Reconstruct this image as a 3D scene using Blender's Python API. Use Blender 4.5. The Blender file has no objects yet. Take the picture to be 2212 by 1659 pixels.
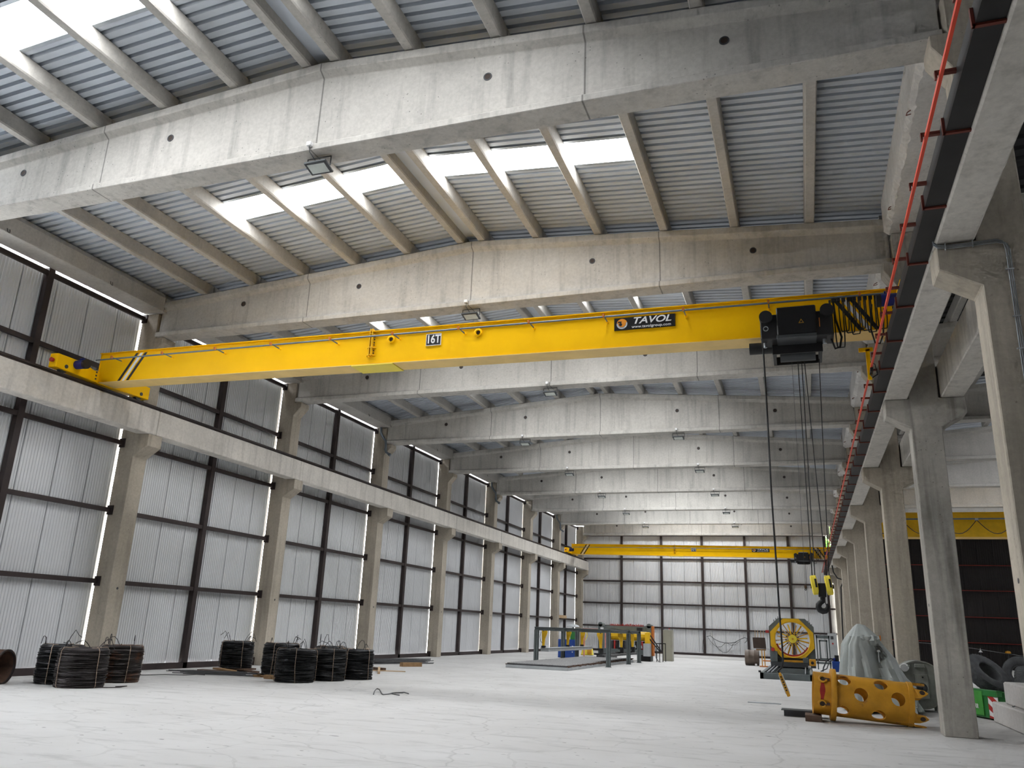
import bpy, bmesh, math, random
from mathutils import Vector, Matrix, noise as mnoise
PI = math.pi
random.seed(7)
scene = bpy.context.scene
COL = scene.collection

# ------------------------------------------------------------------ materials
def _nt(name):
    m = bpy.data.materials.new(name); m.use_nodes = True
    nt = m.node_tree
    return m, nt, nt.nodes['Principled BSDF']

def N(nt, t, **kw):
    n = nt.nodes.new(t)
    for k, v in kw.items():
        if k.startswith('i_'):
            n.inputs[k[2:].replace('_', ' ')].default_value = v
        else:
            setattr(n, k, v)
    return n

def pos_noise(nt, scale, detail=4.0, rough=0.55, stretch=(1, 1, 1)):
    g = N(nt, 'ShaderNodeNewGeometry')
    mp = N(nt, 'ShaderNodeMapping'); mp.inputs['Scale'].default_value = stretch
    nz = N(nt, 'ShaderNodeTexNoise'); nz.inputs['Scale'].default_value = scale
    nz.inputs['Detail'].default_value = detail; nz.inputs['Roughness'].default_value = rough
    nt.links.new(g.outputs['Position'], mp.inputs['Vector'])
    nt.links.new(mp.outputs['Vector'], nz.inputs['Vector'])
    return nz.outputs['Fac']

def ramp(nt, fac, stops):
    r = N(nt, 'ShaderNodeValToRGB'); e = r.color_ramp.elements
    while len(e) < len(stops): e.new(0.5)
    for el, (p, c) in zip(e, stops):
        el.position = p; el.color = (*c, 1) if len(c) == 3 else c
    nt.links.new(fac, r.inputs['Fac'])
    return r.outputs['Color']

def mix(nt, fac, a, b, mode='MIX'):
    n = N(nt, 'ShaderNodeMixRGB', blend_type=mode)
    for s, v in (('Fac', fac), ('Color1', a), ('Color2', b)):
        if hasattr(v, 'links') or hasattr(v, 'is_linked'): nt.links.new(v, n.inputs[s])
        else: n.inputs[s].default_value = v if isinstance(v, float) else (*v, 1)
    return n.outputs['Color']

def bump(nt, b, h, strength=0.3, dist=0.02):
    n = N(nt, 'ShaderNodeBump'); n.inputs['Strength'].default_value = strength
    n.inputs['Distance'].default_value = dist
    nt.links.new(h, n.inputs['Height']); nt.links.new(n.outputs['Normal'], b.inputs['Normal'])

def g3(v): return (v, v, v)

def concrete(name, base, var=0.16, streak=0.25, pits=0.5, joints=None, rough=0.85):
    m, nt, b = _nt(name)
    big = pos_noise(nt, 0.55, 5, 0.6)
    c = ramp(nt, big, [(0.3, tuple(x * (1 - var) for x in base)), (0.7, tuple(x * (1 + var * 0.6) for x in base))])
    st = pos_noise(nt, 1.0, 4, 0.6, (5, 5, 0.35))
    c = mix(nt, 1.0, c, ramp(nt, st, [(0.28, g3(1 - streak)), (0.5, g3(1.0))]), 'MULTIPLY')
    fine = pos_noise(nt, 14, 4, 0.65)
    c = mix(nt, 1.0, c, ramp(nt, fine, [(0.3, g3(0.88)), (0.65, g3(1.04))]), 'MULTIPLY')
    if pits:
        g = N(nt, 'ShaderNodeNewGeometry')
        v = N(nt, 'ShaderNodeTexVoronoi'); v.inputs['Scale'].default_value = 9
        nt.links.new(g.outputs['Position'], v.inputs['Vector'])
        area = pos_noise(nt, 0.9, 2)
        pit = ramp(nt, v.outputs['Distance'], [(0.05, g3(0.0)), (0.12, g3(1.0))])
        keep = ramp(nt, area, [(0.46, g3(1.0)), (0.6, g3(1 - pits))])
        c = mix(nt, 1.0, c, mix(nt, 1.0, pit, keep, 'LIGHTEN'), 'MULTIPLY')
    if joints:
        g = N(nt, 'ShaderNodeNewGeometry'); s = N(nt, 'ShaderNodeSeparateXYZ')
        nt.links.new(g.outputs['Position'], s.inputs[0])
        for x in joints:
            d = N(nt, 'ShaderNodeMath', operation='SUBTRACT'); nt.links.new(s.outputs['X'], d.inputs[0]); d.inputs[1].default_value = x
            a = N(nt, 'ShaderNodeMath', operation='ABSOLUTE'); nt.links.new(d.outputs[0], a.inputs[0])
            c = mix(nt, 1.0, c, ramp(nt, a.outputs[0], [(0.010, g3(0.45)), (0.018, g3(1.0))]), 'MULTIPLY')
    nt.links.new(c, b.inputs['Base Color'])
    b.inputs['Roughness'].default_value = rough
    b.inputs['Specular IOR Level'].default_value = 0.25
    bump(nt, b, fine, 0.25, 0.01)
    return m

def paint(name, col, rough=0.5, metal=0.0, dirt=0.12, dscale=3.0, spec=0.4, rust=None):
    m, nt, b = _nt(name)
    f = pos_noise(nt, dscale, 5, 0.6)
    c = ramp(nt, f, [(0.3, tuple(x * (1 - dirt) for x in col)), (0.65, tuple(min(1, x * (1 + dirt * 0.5)) for x in col))])
    if rust:
        rf = pos_noise(nt, rust[1], 6, 0.7)
        k = ramp(nt, rf, [(rust[2], g3(0.0)), (rust[2] + 0.08, g3(1.0))])
        c = mix(nt, k, c, rust[0])
    nt.links.new(c, b.inputs['Base Color'])
    b.inputs['Roughness'].default_value = rough; b.inputs['Metallic'].default_value = metal
    b.inputs['Specular IOR Level'].default_value = spec
    return m

def emit(name, col, s):
    m, nt, b = _nt(name)
    b.inputs['Base Color'].default_value = (*col, 1)
    b.inputs['Emission Color'].default_value = (*col, 1); b.inputs['Emission Strength'].default_value = s
    return m

M = {}
M['beam'] = concrete('beam_concrete', (0.55, 0.53, 0.49), joints=(-12.53, -7.62, -2.76))
M['col'] = concrete('column_concrete', (0.47, 0.42, 0.345), var=0.2, streak=0.25, pits=0.35)
M['colold'] = concrete('weathered_concrete', (0.45, 0.425, 0.38), var=0.3, streak=0.45, pits=0.4)
M['rail_c'] = concrete('runway_concrete', (0.68, 0.645, 0.59), streak=0.22, pits=0.2)
M['purlin'] = concrete('purlin_concrete', (0.51, 0.49, 0.455), streak=0.1, pits=0.3)
M['gutter'] = concrete('gutter_concrete', (0.70, 0.68, 0.65), var=0.2, streak=0.1, pits=0.5)
M['block'] = concrete('block_concrete', (0.56, 0.54, 0.52), var=0.12, streak=0.1, pits=0.2)

def floor_mat():
    m, nt, b = _nt('floor_concrete')
    a = pos_noise(nt, 0.35, 6, 0.6)
    c = ramp(nt, a, [(0.3, (0.485, 0.478, 0.465)), (0.7, (0.575, 0.57, 0.56))])
    w = pos_noise(nt, 1.0, 5, 0.65, (0.9, 3.2, 1))
    c = mix(nt, 1.0, c, ramp(nt, w, [(0.30, g3(0.78)), (0.47, g3(1.0))]), 'MULTIPLY')
    # thin dark scuffs and cracks
    g = N(nt, 'ShaderNodeNewGeometry')
    nz = N(nt, 'ShaderNodeTexNoise'); nz.inputs['Scale'].default_value = 0.8; nz.inputs['Detail'].default_value = 3
    nt.links.new(g.outputs['Position'], nz.inputs['Vector'])
    ad = N(nt, 'ShaderNodeMixRGB', blend_type='ADD'); ad.inputs['Fac'].default_value = 1.1
    nt.links.new(g.outputs['Position'], ad.inputs['Color1']); nt.links.new(nz.outputs['Color'], ad.inputs['Color2'])
    v = N(nt, 'ShaderNodeTexVoronoi', feature='DISTANCE_TO_EDGE'); v.inputs['Scale'].default_value = 0.16
    nt.links.new(ad.outputs['Color'], v.inputs['Vector'])
    c = mix(nt, 1.0, c, ramp(nt, v.outputs['Distance'], [(0.0010, g3(0.80)), (0.0030, g3(1.0))]), 'MULTIPLY')
    mp = N(nt, 'ShaderNodeMapping'); mp.inputs['Scale'].default_value = (2.2, 3.6, 1)
    nt.links.new(g.outputs['Position'], mp.inputs['Vector'])
    sp = N(nt, 'ShaderNodeTexNoise'); sp.inputs['Scale'].default_value = 2.2; sp.inputs['Detail'].default_value = 2
    nt.links.new(mp.outputs['Vector'], sp.inputs['Vector'])
    c = mix(nt, 1.0, c, ramp(nt, sp.outputs['Fac'], [(0.27, g3(0.5)), (0.31, g3(1.0))]), 'MULTIPLY')
    v3 = N(nt, 'ShaderNodeTexVoronoi', feature='DISTANCE_TO_EDGE'); v3.inputs['Scale'].default_value = 0.55
    nt.links.new(ad.outputs['Color'], v3.inputs['Vector'])
    msk = pos_noise(nt, 0.5, 3, 0.6)
    ln = ramp(nt, v3.outputs['Distance'], [(0.002, g3(0.0)), (0.010, g3(1.0))])
    c = mix(nt, 1.0, c, mix(nt, 1.0, ln, ramp(nt, msk, [(0.5, g3(0.90)), (0.6, g3(1.0))]), 'LIGHTEN'), 'MULTIPLY')
    v2 = N(nt, 'ShaderNodeTexVoronoi'); v2.inputs['Scale'].default_value = 1.7
    nt.links.new(g.outputs['Position'], v2.inputs['Vector'])
    c = mix(nt, 1.0, c, ramp(nt, v2.outputs['Distance'], [(0.022, g3(0.35)), (0.034, g3(1.0))]), 'MULTIPLY')
    nt.links.new(c, b.inputs['Base Color'])
    b.inputs['Roughness'].default_value = 0.8; b.inputs['Specular IOR Level'].default_value = 0.2
    bump(nt, b, w, 0.15, 0.02)
    return m
M['floor'] = floor_mat()
M['clad'] = paint('wall_cladding', (0.66, 0.67, 0.685), 0.45, 0.0, 0.06, 0.7)
M['clad_dark'] = paint('dark_cladding', (0.015, 0.012, 0.0115), 0.6, 0.0, 0.35, 1.1)
M['sheet'] = paint('roof_sheet', (0.545, 0.59, 0.655), 0.45, 0.0, 0.08, 0.8)
M['sheet_shade'] = paint('shade_painted_roof_sheet', (0.03, 0.03, 0.032), 0.6, 0.0, 0.3, 1.0)  # roof sheet with the shade of the unlit neighbouring roof in its colour
M['steel_dark'] = paint('dark_brown_steel', (0.035, 0.024, 0.023), 0.55, 0.0, 0.35, 2.0)
M['box_dark'] = paint('black_steel', (0.020, 0.019, 0.019), 0.6, 0.0, 0.3, 2.0)
M['redox'] = paint('red_oxide', (0.16, 0.035, 0.022), 0.6, 0.0, 0.3, 3.0)
M['red'] = paint('busbar_red', (0.75, 0.075, 0.035), 0.45, 0.0, 0.06)
M['redpaint'] = paint('red_paint', (0.42, 0.03, 0.025), 0.5, 0.0, 0.25)
M['redgirt'] = paint('dark_red_girt', (0.20, 0.022, 0.015), 0.5)
M['yellow'] = paint('crane_yellow', (1.0, 0.545, 0.001), 0.5, 0.0, 0.06, 1.2, spec=0.12)
M['yellow_pale'] = paint('pale_yellow', (0.80, 0.56, 0.20), 0.5, 0.0, 0.1, 2.0)
M['yellow_m'] = paint('machine_yellow', (0.80, 0.47, 0.012), 0.45, 0.0, 0.12)
M['ochre'] = paint('ochre_paint', (0.62, 0.30, 0.02), 0.5, 0.0, 0.2, 3.0, rust=((0.25, 0.10, 0.03), 2.2, 0.63))
M['lemon'] = paint('lemon_yellow', (0.85, 0.68, 0.06), 0.4, 0.0, 0.06)
M['orange'] = paint('orange_paint', (0.60, 0.18, 0.03), 0.5)
M['black'] = paint('black_paint', (0.012, 0.012, 0.013), 0.5, 0.0, 0.2)
M['rubber'] = paint('rubber', (0.11, 0.115, 0.122), 0.75, 0.0, 0.35, 5.0)
M['blackgloss'] = paint('black_cover', (0.010, 0.010, 0.011), 0.35, 0.0, 0.1)
M['grey_m'] = paint('machine_grey', (0.115, 0.135, 0.135), 0.5, 0.0, 0.15)
M['grey_l'] = paint('light_grey_paint', (0.42, 0.44, 0.45), 0.5)
M['grey_d'] = paint('dark_grey_metal', (0.07, 0.075, 0.08), 0.5, 0.3)
M['galv'] = paint('galvanised', (0.36, 0.39, 0.42), 0.4, 0.5, 0.15)
M['conduit'] = paint('conduit_grey', (0.16, 0.19, 0.22), 0.45, 0.2)
M['white'] = paint('white_paint', (0.80, 0.80, 0.80), 0.5, 0.0, 0.05)
M['beige'] = paint('beige_cabinet', (0.36, 0.35, 0.28), 0.5, 0.0, 0.05)
M['blue'] = paint('blue_paint', (0.012, 0.06, 0.30), 0.45, 0.0, 0.12)
M['bluem'] = paint('motor_blue', (0.008, 0.018, 0.16), 0.4)
M['green'] = paint('green_paint', (0.03, 0.19, 0.045), 0.45, 0.0, 0.25)
M['green_lt'] = paint('light_green_paint', (0.075, 0.33, 0.06), 0.45, 0.0, 0.2)
M['rust'] = paint('rusty_steel', (0.095, 0.052, 0.034), 0.75, 0.1, 0.4, 6.0)
M['wire'] = paint('black_wire', (0.024, 0.024, 0.026), 0.4, 0.3, 0.3, 9.0)
M['wire_rust'] = paint('rusty_wire', (0.045, 0.038, 0.038), 0.5, 0.3, 0.4, 4.0, rust=((0.075, 0.035, 0.018), 1.1, 0.60))
M['wire_brown'] = paint('brown_rusty_wire', (0.050, 0.042, 0.040), 0.5, 0.3, 0.4, 4.0, rust=((0.12, 0.05, 0.024), 1.6, 0.47))
M['tie'] = paint('tie_wire', (0.36, 0.27, 0.20), 0.5, 0.4)
M['wood'] = paint('timber', (0.30, 0.18, 0.085), 0.7, 0.0, 0.3, 4.0)
M['wood_l'] = paint('pale_timber', (0.50, 0.35, 0.21), 0.7, 0.0, 0.2, 4.0)
M['wood_d'] = paint('dark_timber', (0.10, 0.06, 0.04), 0.75, 0.0, 0.3, 4.0)
M['bar'] = paint('steel_bar', (0.10, 0.10, 0.105), 0.5, 0.4, 0.3, 5.0)
M['tarp'] = paint('grey_tarpaulin', (0.36, 0.39, 0.375), 0.5, 0.0, 0.15, 2.0)
M['tarp_d'] = paint('tarpaulin_inside', (0.11, 0.12, 0.11), 0.6, 0.0, 0.15, 2.0)
M['tank'] = paint('tank_grey', (0.33, 0.34, 0.31), 0.5, 0.2, 0.3, 2.5)
M['pink'] = paint('faded_red', (0.55, 0.22, 0.18), 0.6)
M['leaf'] = paint('leaf', (0.10, 0.26, 0.03), 0.6, 0.0, 0.5, 3.0)
M['bark'] = paint('bark', (0.08, 0.055, 0.04), 0.9)
M['logo_o'] = paint('logo_orange', (0.75, 0.27, 0.02), 0.4)
M['logo_s'] = paint('logo_silver', (0.5, 0.52, 0.56), 0.4)
M['lens'] = paint('lamp_lens', (0.62, 0.66, 0.62), 0.2)
M['floorcover'] = paint('mesh_stack_grey', (0.33, 0.33, 0.33), 0.6, 0.2, 0.2, 6.0)
M['brown_d'] = paint('brown_reel', (0.045, 0.028, 0.02), 0.6, 0.0, 0.2)
M['barrel'] = paint('brown_barrel', (0.13, 0.10, 0.08), 0.5, 0.2, 0.3, 3.0)
M['skylight'] = emit('skylight_sheet', (0.96, 0.98, 1.0), 14.0)

# ------------------------------------------------------------------ mesh builder (world coordinates)
class MB:
    def __init__(s): s.v = []; s.f = []; s.T = None
    def add(s, vs, fs):
        o = len(s.v)
        for p in vs:
            p = Vector(p)
            if s.T is not None: p = s.T @ p
            s.v.append(p)
        for f in fs: s.f.append([o + i for i in f])
        return s
    def box(s, x0, x1, y0, y1, z0, z1):
        return s.add([(x0, y0, z0), (x1, y0, z0), (x1, y1, z0), (x0, y1, z0), (x0, y0, z1), (x1, y0, z1), (x1, y1, z1), (x0, y1, z1)],
                     [(0, 3, 2, 1), (4, 5, 6, 7), (0, 1, 5, 4), (1, 2, 6, 5), (2, 3, 7, 6), (3, 0, 4, 7)])
    def loft(s, secs, caps=True, closed=True):
        n = len(secs[0]); vs = [p for c in secs for p in c]; fs = []
        for i in range(len(secs) - 1):
            for j in range(n if closed else n - 1):
                k = (j + 1) % n
                fs.append((i * n + j, i * n + k, (i + 1) * n + k, (i + 1) * n + j))
        if caps and closed:
            fs.append(tuple(reversed(range(n)))); fs.append(tuple((len(secs) - 1) * n + j for j in range(n)))
        return s.add(vs, fs)
    def prism(s, prof, ax, a, b):
        """prof: 2D points; ax: extrude axis; other two axes in cyclic xyz order"""
        def P(u, w, t):
            return {'x': (t, u, w), 'y': (u, t, w), 'z': (u, w, t)}[ax]
        return s.loft([[P(u, w, a) for u, w in prof], [P(u, w, b) for u, w in prof]])
    def tube(s, pts, r, n=8, caps=True, closed=False):
        pts = [Vector(p) for p in pts]; m = len(pts); secs = []; up = None
        rs = r if isinstance(r, (list, tuple)) else [r] * m
        for i in range(m):
            if closed: t = pts[(i + 1) % m] - pts[i - 1]
            elif i == 0: t = pts[1] - pts[0]
            elif i == m - 1: t = pts[-1] - pts[-2]
            else: t = (pts[i + 1] - pts[i]).normalized() + (pts[i] - pts[i - 1]).normalized()
            if t.length < 1e-9: t = Vector((0, 0, 1))
            t.normalize()
            if up is None: up = t.orthogonal().normalized()
            a = up - t * up.dot(t)
            if a.length < 1e-6: a = t.orthogonal()
            a.normalize(); up = a; b = t.cross(a)
            secs.append([pts[i] + (a * math.cos(2 * PI * k / n) + b * math.sin(2 * PI * k / n)) * rs[i] for k in range(n)])
        if closed: secs.append(secs[0]); caps = False
        return s.loft(secs, caps)
    def cyl(s, p0, p1, r0, r1=None, n=20, caps=True):
        return s.tube([p0, p1], [r0, r0 if r1 is None else r1], n, caps)
    def lathe(s, prof, c, ax='z', n=32, closed_prof=False):
        """prof: (radius, height) list, revolved about axis through c"""
        c = Vector(c); secs = []
        for i in range(n + 1):
            a = 2 * PI * i / n; ca, sa = math.cos(a), math.sin(a)
            sec = []
            for r, h in prof:
                sec.append(c + Vector({'z': (r * ca, r * sa, h), 'x': (h, r * ca, r * sa), 'y': (r * sa, h, r * ca)}[ax]))
            secs.append(sec)
        m = len(prof); vs = [p for sec in secs[:-1] for p in sec]; fs = []
        for i in range(n):
            i2 = (i + 1) % n
            for j in range(m if closed_prof else m - 1):
                k = (j + 1) % m
                fs.append((i * m + j, i2 * m + j, i2 * m + k, i * m + k))
        return s.add(vs, fs)
    def disc(s, c, nrm, r, n=20):
        nrm = Vector(nrm).normalized(); a = nrm.orthogonal().normalized(); b = nrm.cross(a); c = Vector(c)
        return s.add([c + (a * math.cos(2 * PI * i / n) + b * math.sin(2 * PI * i / n)) * r for i in range(n)], [tuple(range(n))])
    def build(s, name, mat, parent=None, loc=None, bevel=0, smooth=35, kind=None, solid=0):
        me = bpy.data.meshes.new(name)
        if parent is not None:
            base = WORLD[parent.name]
            if loc is None: loc = base
        elif loc is None: loc = Vector((0, 0, 0))
        loc = Vector(loc)
        me.from_pydata([v - loc for v in s.v], [], s.f)
        bm = bmesh.new(); bm.from_mesh(me); bmesh.ops.recalc_face_normals(bm, faces=bm.faces[:]); bm.to_mesh(me); bm.free()
        me.materials.append(M[mat])
        if smooth:
            me.polygons.foreach_set('use_smooth', [True] * len(me.polygons))
            me.set_sharp_from_angle(angle=math.radians(smooth))
        o = bpy.data.objects.new(name, me); COL.objects.link(o)
        if parent is not None:
            o.parent = parent; o.location = loc - WORLD[parent.name]
        else: o.location = loc
        WORLD[o.name] = loc.copy()
        if bevel:
            b = o.modifiers.new('edge', 'BEVEL'); b.width = bevel; b.segments = 1; b.limit_method = 'ANGLE'; b.angle_limit = math.radians(40)
        if solid:
            t = o.modifiers.new('thickness', 'SOLIDIFY'); t.thickness = solid
        if kind: o['kind'] = kind
        return o

WORLD = {}
def empty(name, loc):
    o = bpy.data.objects.new(name, None); COL.objects.link(o); o.location = loc
    o.empty_display_size = 0.2; WORLD[o.name] = Vector(loc); return o
def tag(o, label, cat, group=None, kind=None):
    o['label'] = label; o['category'] = cat
    if group: o['group'] = group
    if kind: o['kind'] = kind
    return o
def copy_tree(o, loc, label, parent=None):
    c = o.copy(); COL.objects.link(c)
    if parent is None:
        c.location = loc; c['label'] = label; WORLD[c.name] = Vector(loc)
    else:
        c.parent = parent
    for ch in list(o.children): copy_tree(ch, None, None, c)
    return c
def text(name, body, mat, parent, loc, size, rot=(PI / 2, 0, 0), bold=0.0, shear=0.0, ext=0.002, sx=1.0, space=1.0):
    cu = bpy.data.curves.new(name, 'FONT'); cu.body = body; cu.size = size; cu.extrude = ext; cu.offset = bold; cu.shear = shear
    cu.align_x = 'CENTER'; cu.align_y = 'CENTER'; cu.space_character = space
    cu.materials.append(M[mat])
    tmp = bpy.data.objects.new(name + '_tmp', cu)
    me = bpy.data.meshes.new_from_object(tmp); bpy.data.objects.remove(tmp); bpy.data.curves.remove(cu)
    me.materials.clear(); me.materials.append(M[mat])
    o = bpy.data.objects.new(name, me); COL.objects.link(o); o.parent = parent
    o.location = Vector(loc) - WORLD[parent.name]; o.rotation_euler = rot; o.scale = (sx, 1, 1)
    WORLD[o.name] = Vector(loc); return o
ORD = ['nearest', 'second', 'third', 'fourth', 'fifth', 'sixth', 'seventh', 'eighth', 'ninth', 'tenth', 'eleventh', 'twelfth']

# ------------------------------------------------------------------ hall dimensions
L = 7.2427
XF = -17.70            # inner face of left columns
YL = lambda k: 17.62 + L * (k - 1)      # front face of left column k (k=0 is beside the camera, out of view)
YR = lambda k: 17.46 + L * (k - 1)      # front face of middle-row column k
YC = lambda k: 10.56 + L * k            # centre line of roof beam k
ZS = 9.40; RIDGE = -7.65
ztop = lambda x: 11.20 - 0.075 * abs(x - RIDGE)      # top of roof beam
zsheet = lambda x: 11.55 - 0.075 * abs(x - RIDGE)
RIDGE2 = 12.9
YB = 68.95             # back wall sheeting

# floor
MB().box(-19.2, 23.6, -9, 70.5, -0.2, 0).build('floor', 'floor', kind='structure', smooth=0)

# ------------------------------------------------------------------ wall sheeting helper
def cladding(name, mat, ax, const, a0, a1, z0, z1, parent, sgn=1, panel=1.05, pitch=0.0875, depth=0.018):
    """fine vertical corrugation with a deep seam every panel; ax 'y': wall plane x=const"""
    prof = []; a = a0; k = 0
    nextseam = a0 + panel * 0.6
    while a < a1 - 1e-6:
        if a >= nextseam - pitch / 2:
            prof += [(a, 0.0), (a + 0.003, -0.06), (a + 0.030, -0.06), (a + 0.033, 0.0)]
            nextseam += panel
        prof += [(a + pitch * 0.30, 0.0), (a + pitch * 0.42, depth), (a + pitch * 0.68, depth), (a + pitch * 0.80, 0.0)]
        a += pitch
    prof = [(u, d) for u, d in prof if u <= a1] + [(a1, 0.0)]
    mb = MB()
    if ax == 'y':
        secs = [[(const + sgn * d, u, z) for u, d in prof] for z in (z0, z1)]
    else:
        secs = [[(u, const + sgn * d, z) for u, d in prof] for z in (z0, z1)]
    mb.loft(secs, False, False)
    return mb.build(name, mat, parent, smooth=0)

# left wall: sheeting per bay, girts, mid-bay posts
WL = empty('wall_left', (-18.3, 30, 0)); WL['kind'] = 'structure'
GZ = (2.37, 4.30, 6.22, 8.13, 10.02)
for k in range(-1, 9):
    y0 = YL(k) + 0.50; y1 = YL(k + 1) + 0.06 * YL(k + 1) / 18.27 - 0.022
    if k == 8: continue
    y0 = -8.9 if k == -1 else y0
    cladding('cladding', 'clad', 'y', -18.32, y0, y1, 0.16, 10.217, WL)
    if k < 0: continue
    ym = (YL(k) + 0.27 + YL(k + 1) + 0.27) / 2
    MB().box(-18.28, -18.12, ym - 0.09, ym + 0.09, 0, 10.15).build('wall_post', 'steel_dark', WL)
    for z in GZ:
        g = MB().box(-18.22, -18.14, YL(k) + 0.5, YL(k + 1) + 0.02, z - 0.06, z + 0.06)
        g.box(-18.25, -18.06, YL(k + 1) - 0.03, YL(k + 1) + 0.02, z - 0.13, z + 0.13)
        g.build('girt', 'steel_dark', WL)
    g = MB().box(-18.27, -18.12, YL(k) + 0.5, YL(k + 1) + 0.0, 0.0, 0.17)
    g.box(-18.25, -18.04, YL(k + 1) - 0.03, YL(k + 1) + 0.02, 0.0, 0.26)
    g.build('base_girt', 'steel_dark', WL)

# back wall of this hall
WB = empty('wall_back', (-8, YB, 0)); WB['kind'] = 'structure'
cladding('cladding', 'clad', 'x', YB, -18.2, 1.86, 0.16, 9.60, WB, sgn=-1)
cladding('cladding', 'clad', 'x', YB, 1.86, 2.3, 0.16, 8.45, WB, sgn=-1)
for x in (-14.38, -11.03, -7.69, -4.29, -0.95, 1.80):
    MB().box(x - 0.09, x + 0.09, YB - 0.19, YB - 0.03, 0, 9.52).build('wall_post', 'steel_dark', WB)
for z in (2.01, 3.84, 5.64, 7.48, 9.42):
    MB().box(-17.7, 2.25, YB - 0.15, YB - 0.04, z - 0.06, z + 0.06).build('girt', 'steel_dark', WB)
MB().box(-17.7, 2.25, YB - 0.17, YB - 0.03, 0.0, 0.17).build('base_girt', 'steel_dark', WB)
# back wall of the neighbouring hall, dark sheeting with red girts
WB2 = empty('wall_back_right', (12, YB, 0)); WB2['kind'] = 'structure'
cladding('cladding', 'clad_dark', 'x', YB, 2.85, 23.3, 0.0, 9.9, WB2, sgn=-1, panel=1.1, pitch=0.15, depth=0.02)
for z in (1.77, 3.56, 5.44, 7.26):
    MB().box(2.85, 23.2, YB - 0.14, YB - 0.04, z - 0.03, z + 0.03).build('girt', 'redgirt', WB2)
WR = empty('wall_right', (23.3, 30, 0)); WR['kind'] = 'structure'
cladding('cladding', 'clad_dark', 'y', 23.35, -8.9, YB, 0.0, 10.3, WR, sgn=-1, panel=1.1, pitch=0.3, depth=0.02)
WFR = MB().box(-18.4, 23.4, -9.0, -8.85, 0, 11.6).build('wall_front', 'clad_dark', loc=(0, -9, 0), kind='structure', smooth=0)

# ------------------------------------------------------------------ roof sheeting with skylight strips
def roof_sheet(xa, xb, y0, y1, zf, parent, mat='sheet', p=0.207):
    prof = []; n = max(1, int(round((y1 - y0) / p))); st = (y1 - y0) / n
    for i in range(n):
        y = y0 + i * st
        prof += [(y, 0), (y + st * 0.60, 0), (y + st * 0.66, 0.075), (y + st * 0.94, 0.075)]
    prof.append((y1, 0))
    secs = [[(x, y, zf(x) + d) for y, d in prof] for x in (xa, xb)]
    return MB().loft(secs, False, False).build('roof_sheet', mat, parent, smooth=0)
CE = empty('ceiling', (RIDGE, 30, 11.5)); CE['kind'] = 'structure'
SKY = lambda k: (YC(k) + 3.44, YC(k) + 4.37) if k >= 0 else (YC(k) + 4.18, YC(k) + 5.13)
wn = 1
for k in range(-3, 8):
    y0, y1 = YC(k), YC(k + 1); s0, s1 = SKY(k)
    if k == -3: y0 = -9.0
    if k < -1:
        for xa, xb in ((-18.4, RIDGE), (RIDGE, 2.9)): roof_sheet(xa, xb, y0, y1, zsheet, CE)
        continue
    for xa, xb in ((-18.4, RIDGE), (RIDGE, 2.9)):
        roof_sheet(xa, xb, y0, s0, zsheet, CE); roof_sheet(xa, xb, s1, y1, zsheet, CE)
    for xa, xb in ((-18.4, -12.79), (-2.64, 2.9)): roof_sheet(xa, xb, s0, s1, zsheet, CE)
    for xa, xb in ((-12.79, RIDGE), (RIDGE, -2.64)):
        w = empty('window_%d' % wn, ((xa + xb) / 2, s0, 11.3)); wn += 1; w['kind'] = 'structure'
        MB().add([(xa, s0, zsheet(xa) + 0.012), (xb, s0, zsheet(xb) + 0.012), (xb, s1, zsheet(xb) + 0.012), (xa, s1, zsheet(xa) + 0.012)], [(0, 1, 2, 3)]).build('skylight_pane', 'skylight', w, smooth=0)
        xe = xa + 0.0 if xa < RIDGE - 1 else xb
        MB().box(xe - 0.07, xe + 0.07, s0 - 0.3, s1 + 0.3, zsheet(xe) + 0.0, zsheet(xe) + 0.10).build('light_plug', 'sheet', w, smooth=0)  # added filler that stops skylight glow leaking through the sheet ribs
        for ya in (s0 - 0.03, s1 - 0.05):
            MB().add([(xa, ya, zsheet(xa) - 0.02), (xb, ya, zsheet(xb) - 0.02), (xb, ya + 0.08, zsheet(xb) - 0.02), (xa, ya + 0.08, zsheet(xa) - 0.02),
                      (xa, ya, zsheet(xa) + 0.01), (xb, ya, zsheet(xb) + 0.01), (xb, ya + 0.08, zsheet(xb) + 0.01), (xa, ya + 0.08, zsheet(xa) + 0.01)],
                     [(0, 3, 2, 1), (4, 5, 6, 7), (0, 1, 5, 4), (1, 2, 6, 5), (2, 3, 7, 6), (3, 0, 4, 7)]).build('skylight_frame', 'galv', w)
    # ridge closing sheet between the paired ridge purlins
    MB().box(-7.84, -7.46, y0 + 0.02, y1 - 0.02, 11.40, 11.42).build('ridge_sheet', 'sheet', CE)
MB().box(-18.4, 2.9, YC(8) - 0.3, YB + 0.05, 10.35, 11.7).build('gable_sheet', 'clad', CE)
z2 = lambda x: 11.55 - 0.075 * abs(x - RIDGE2)
CE2 = empty('ceiling', (RIDGE2, 30, 11.5)); CE2['kind'] = 'structure'
for xa, xb in ((2.8, 6.2), (19.5, 23.5)): roof_sheet(xa, xb, -9, YB + 0.1, z2, CE2, 'sheet_shade', p=0.42)
MB().box(2.8, 23.4, YB - 0.03, YB + 0.12, 9.85, 11.7).build('gable_sheet', 'purlin', CE2)
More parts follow.
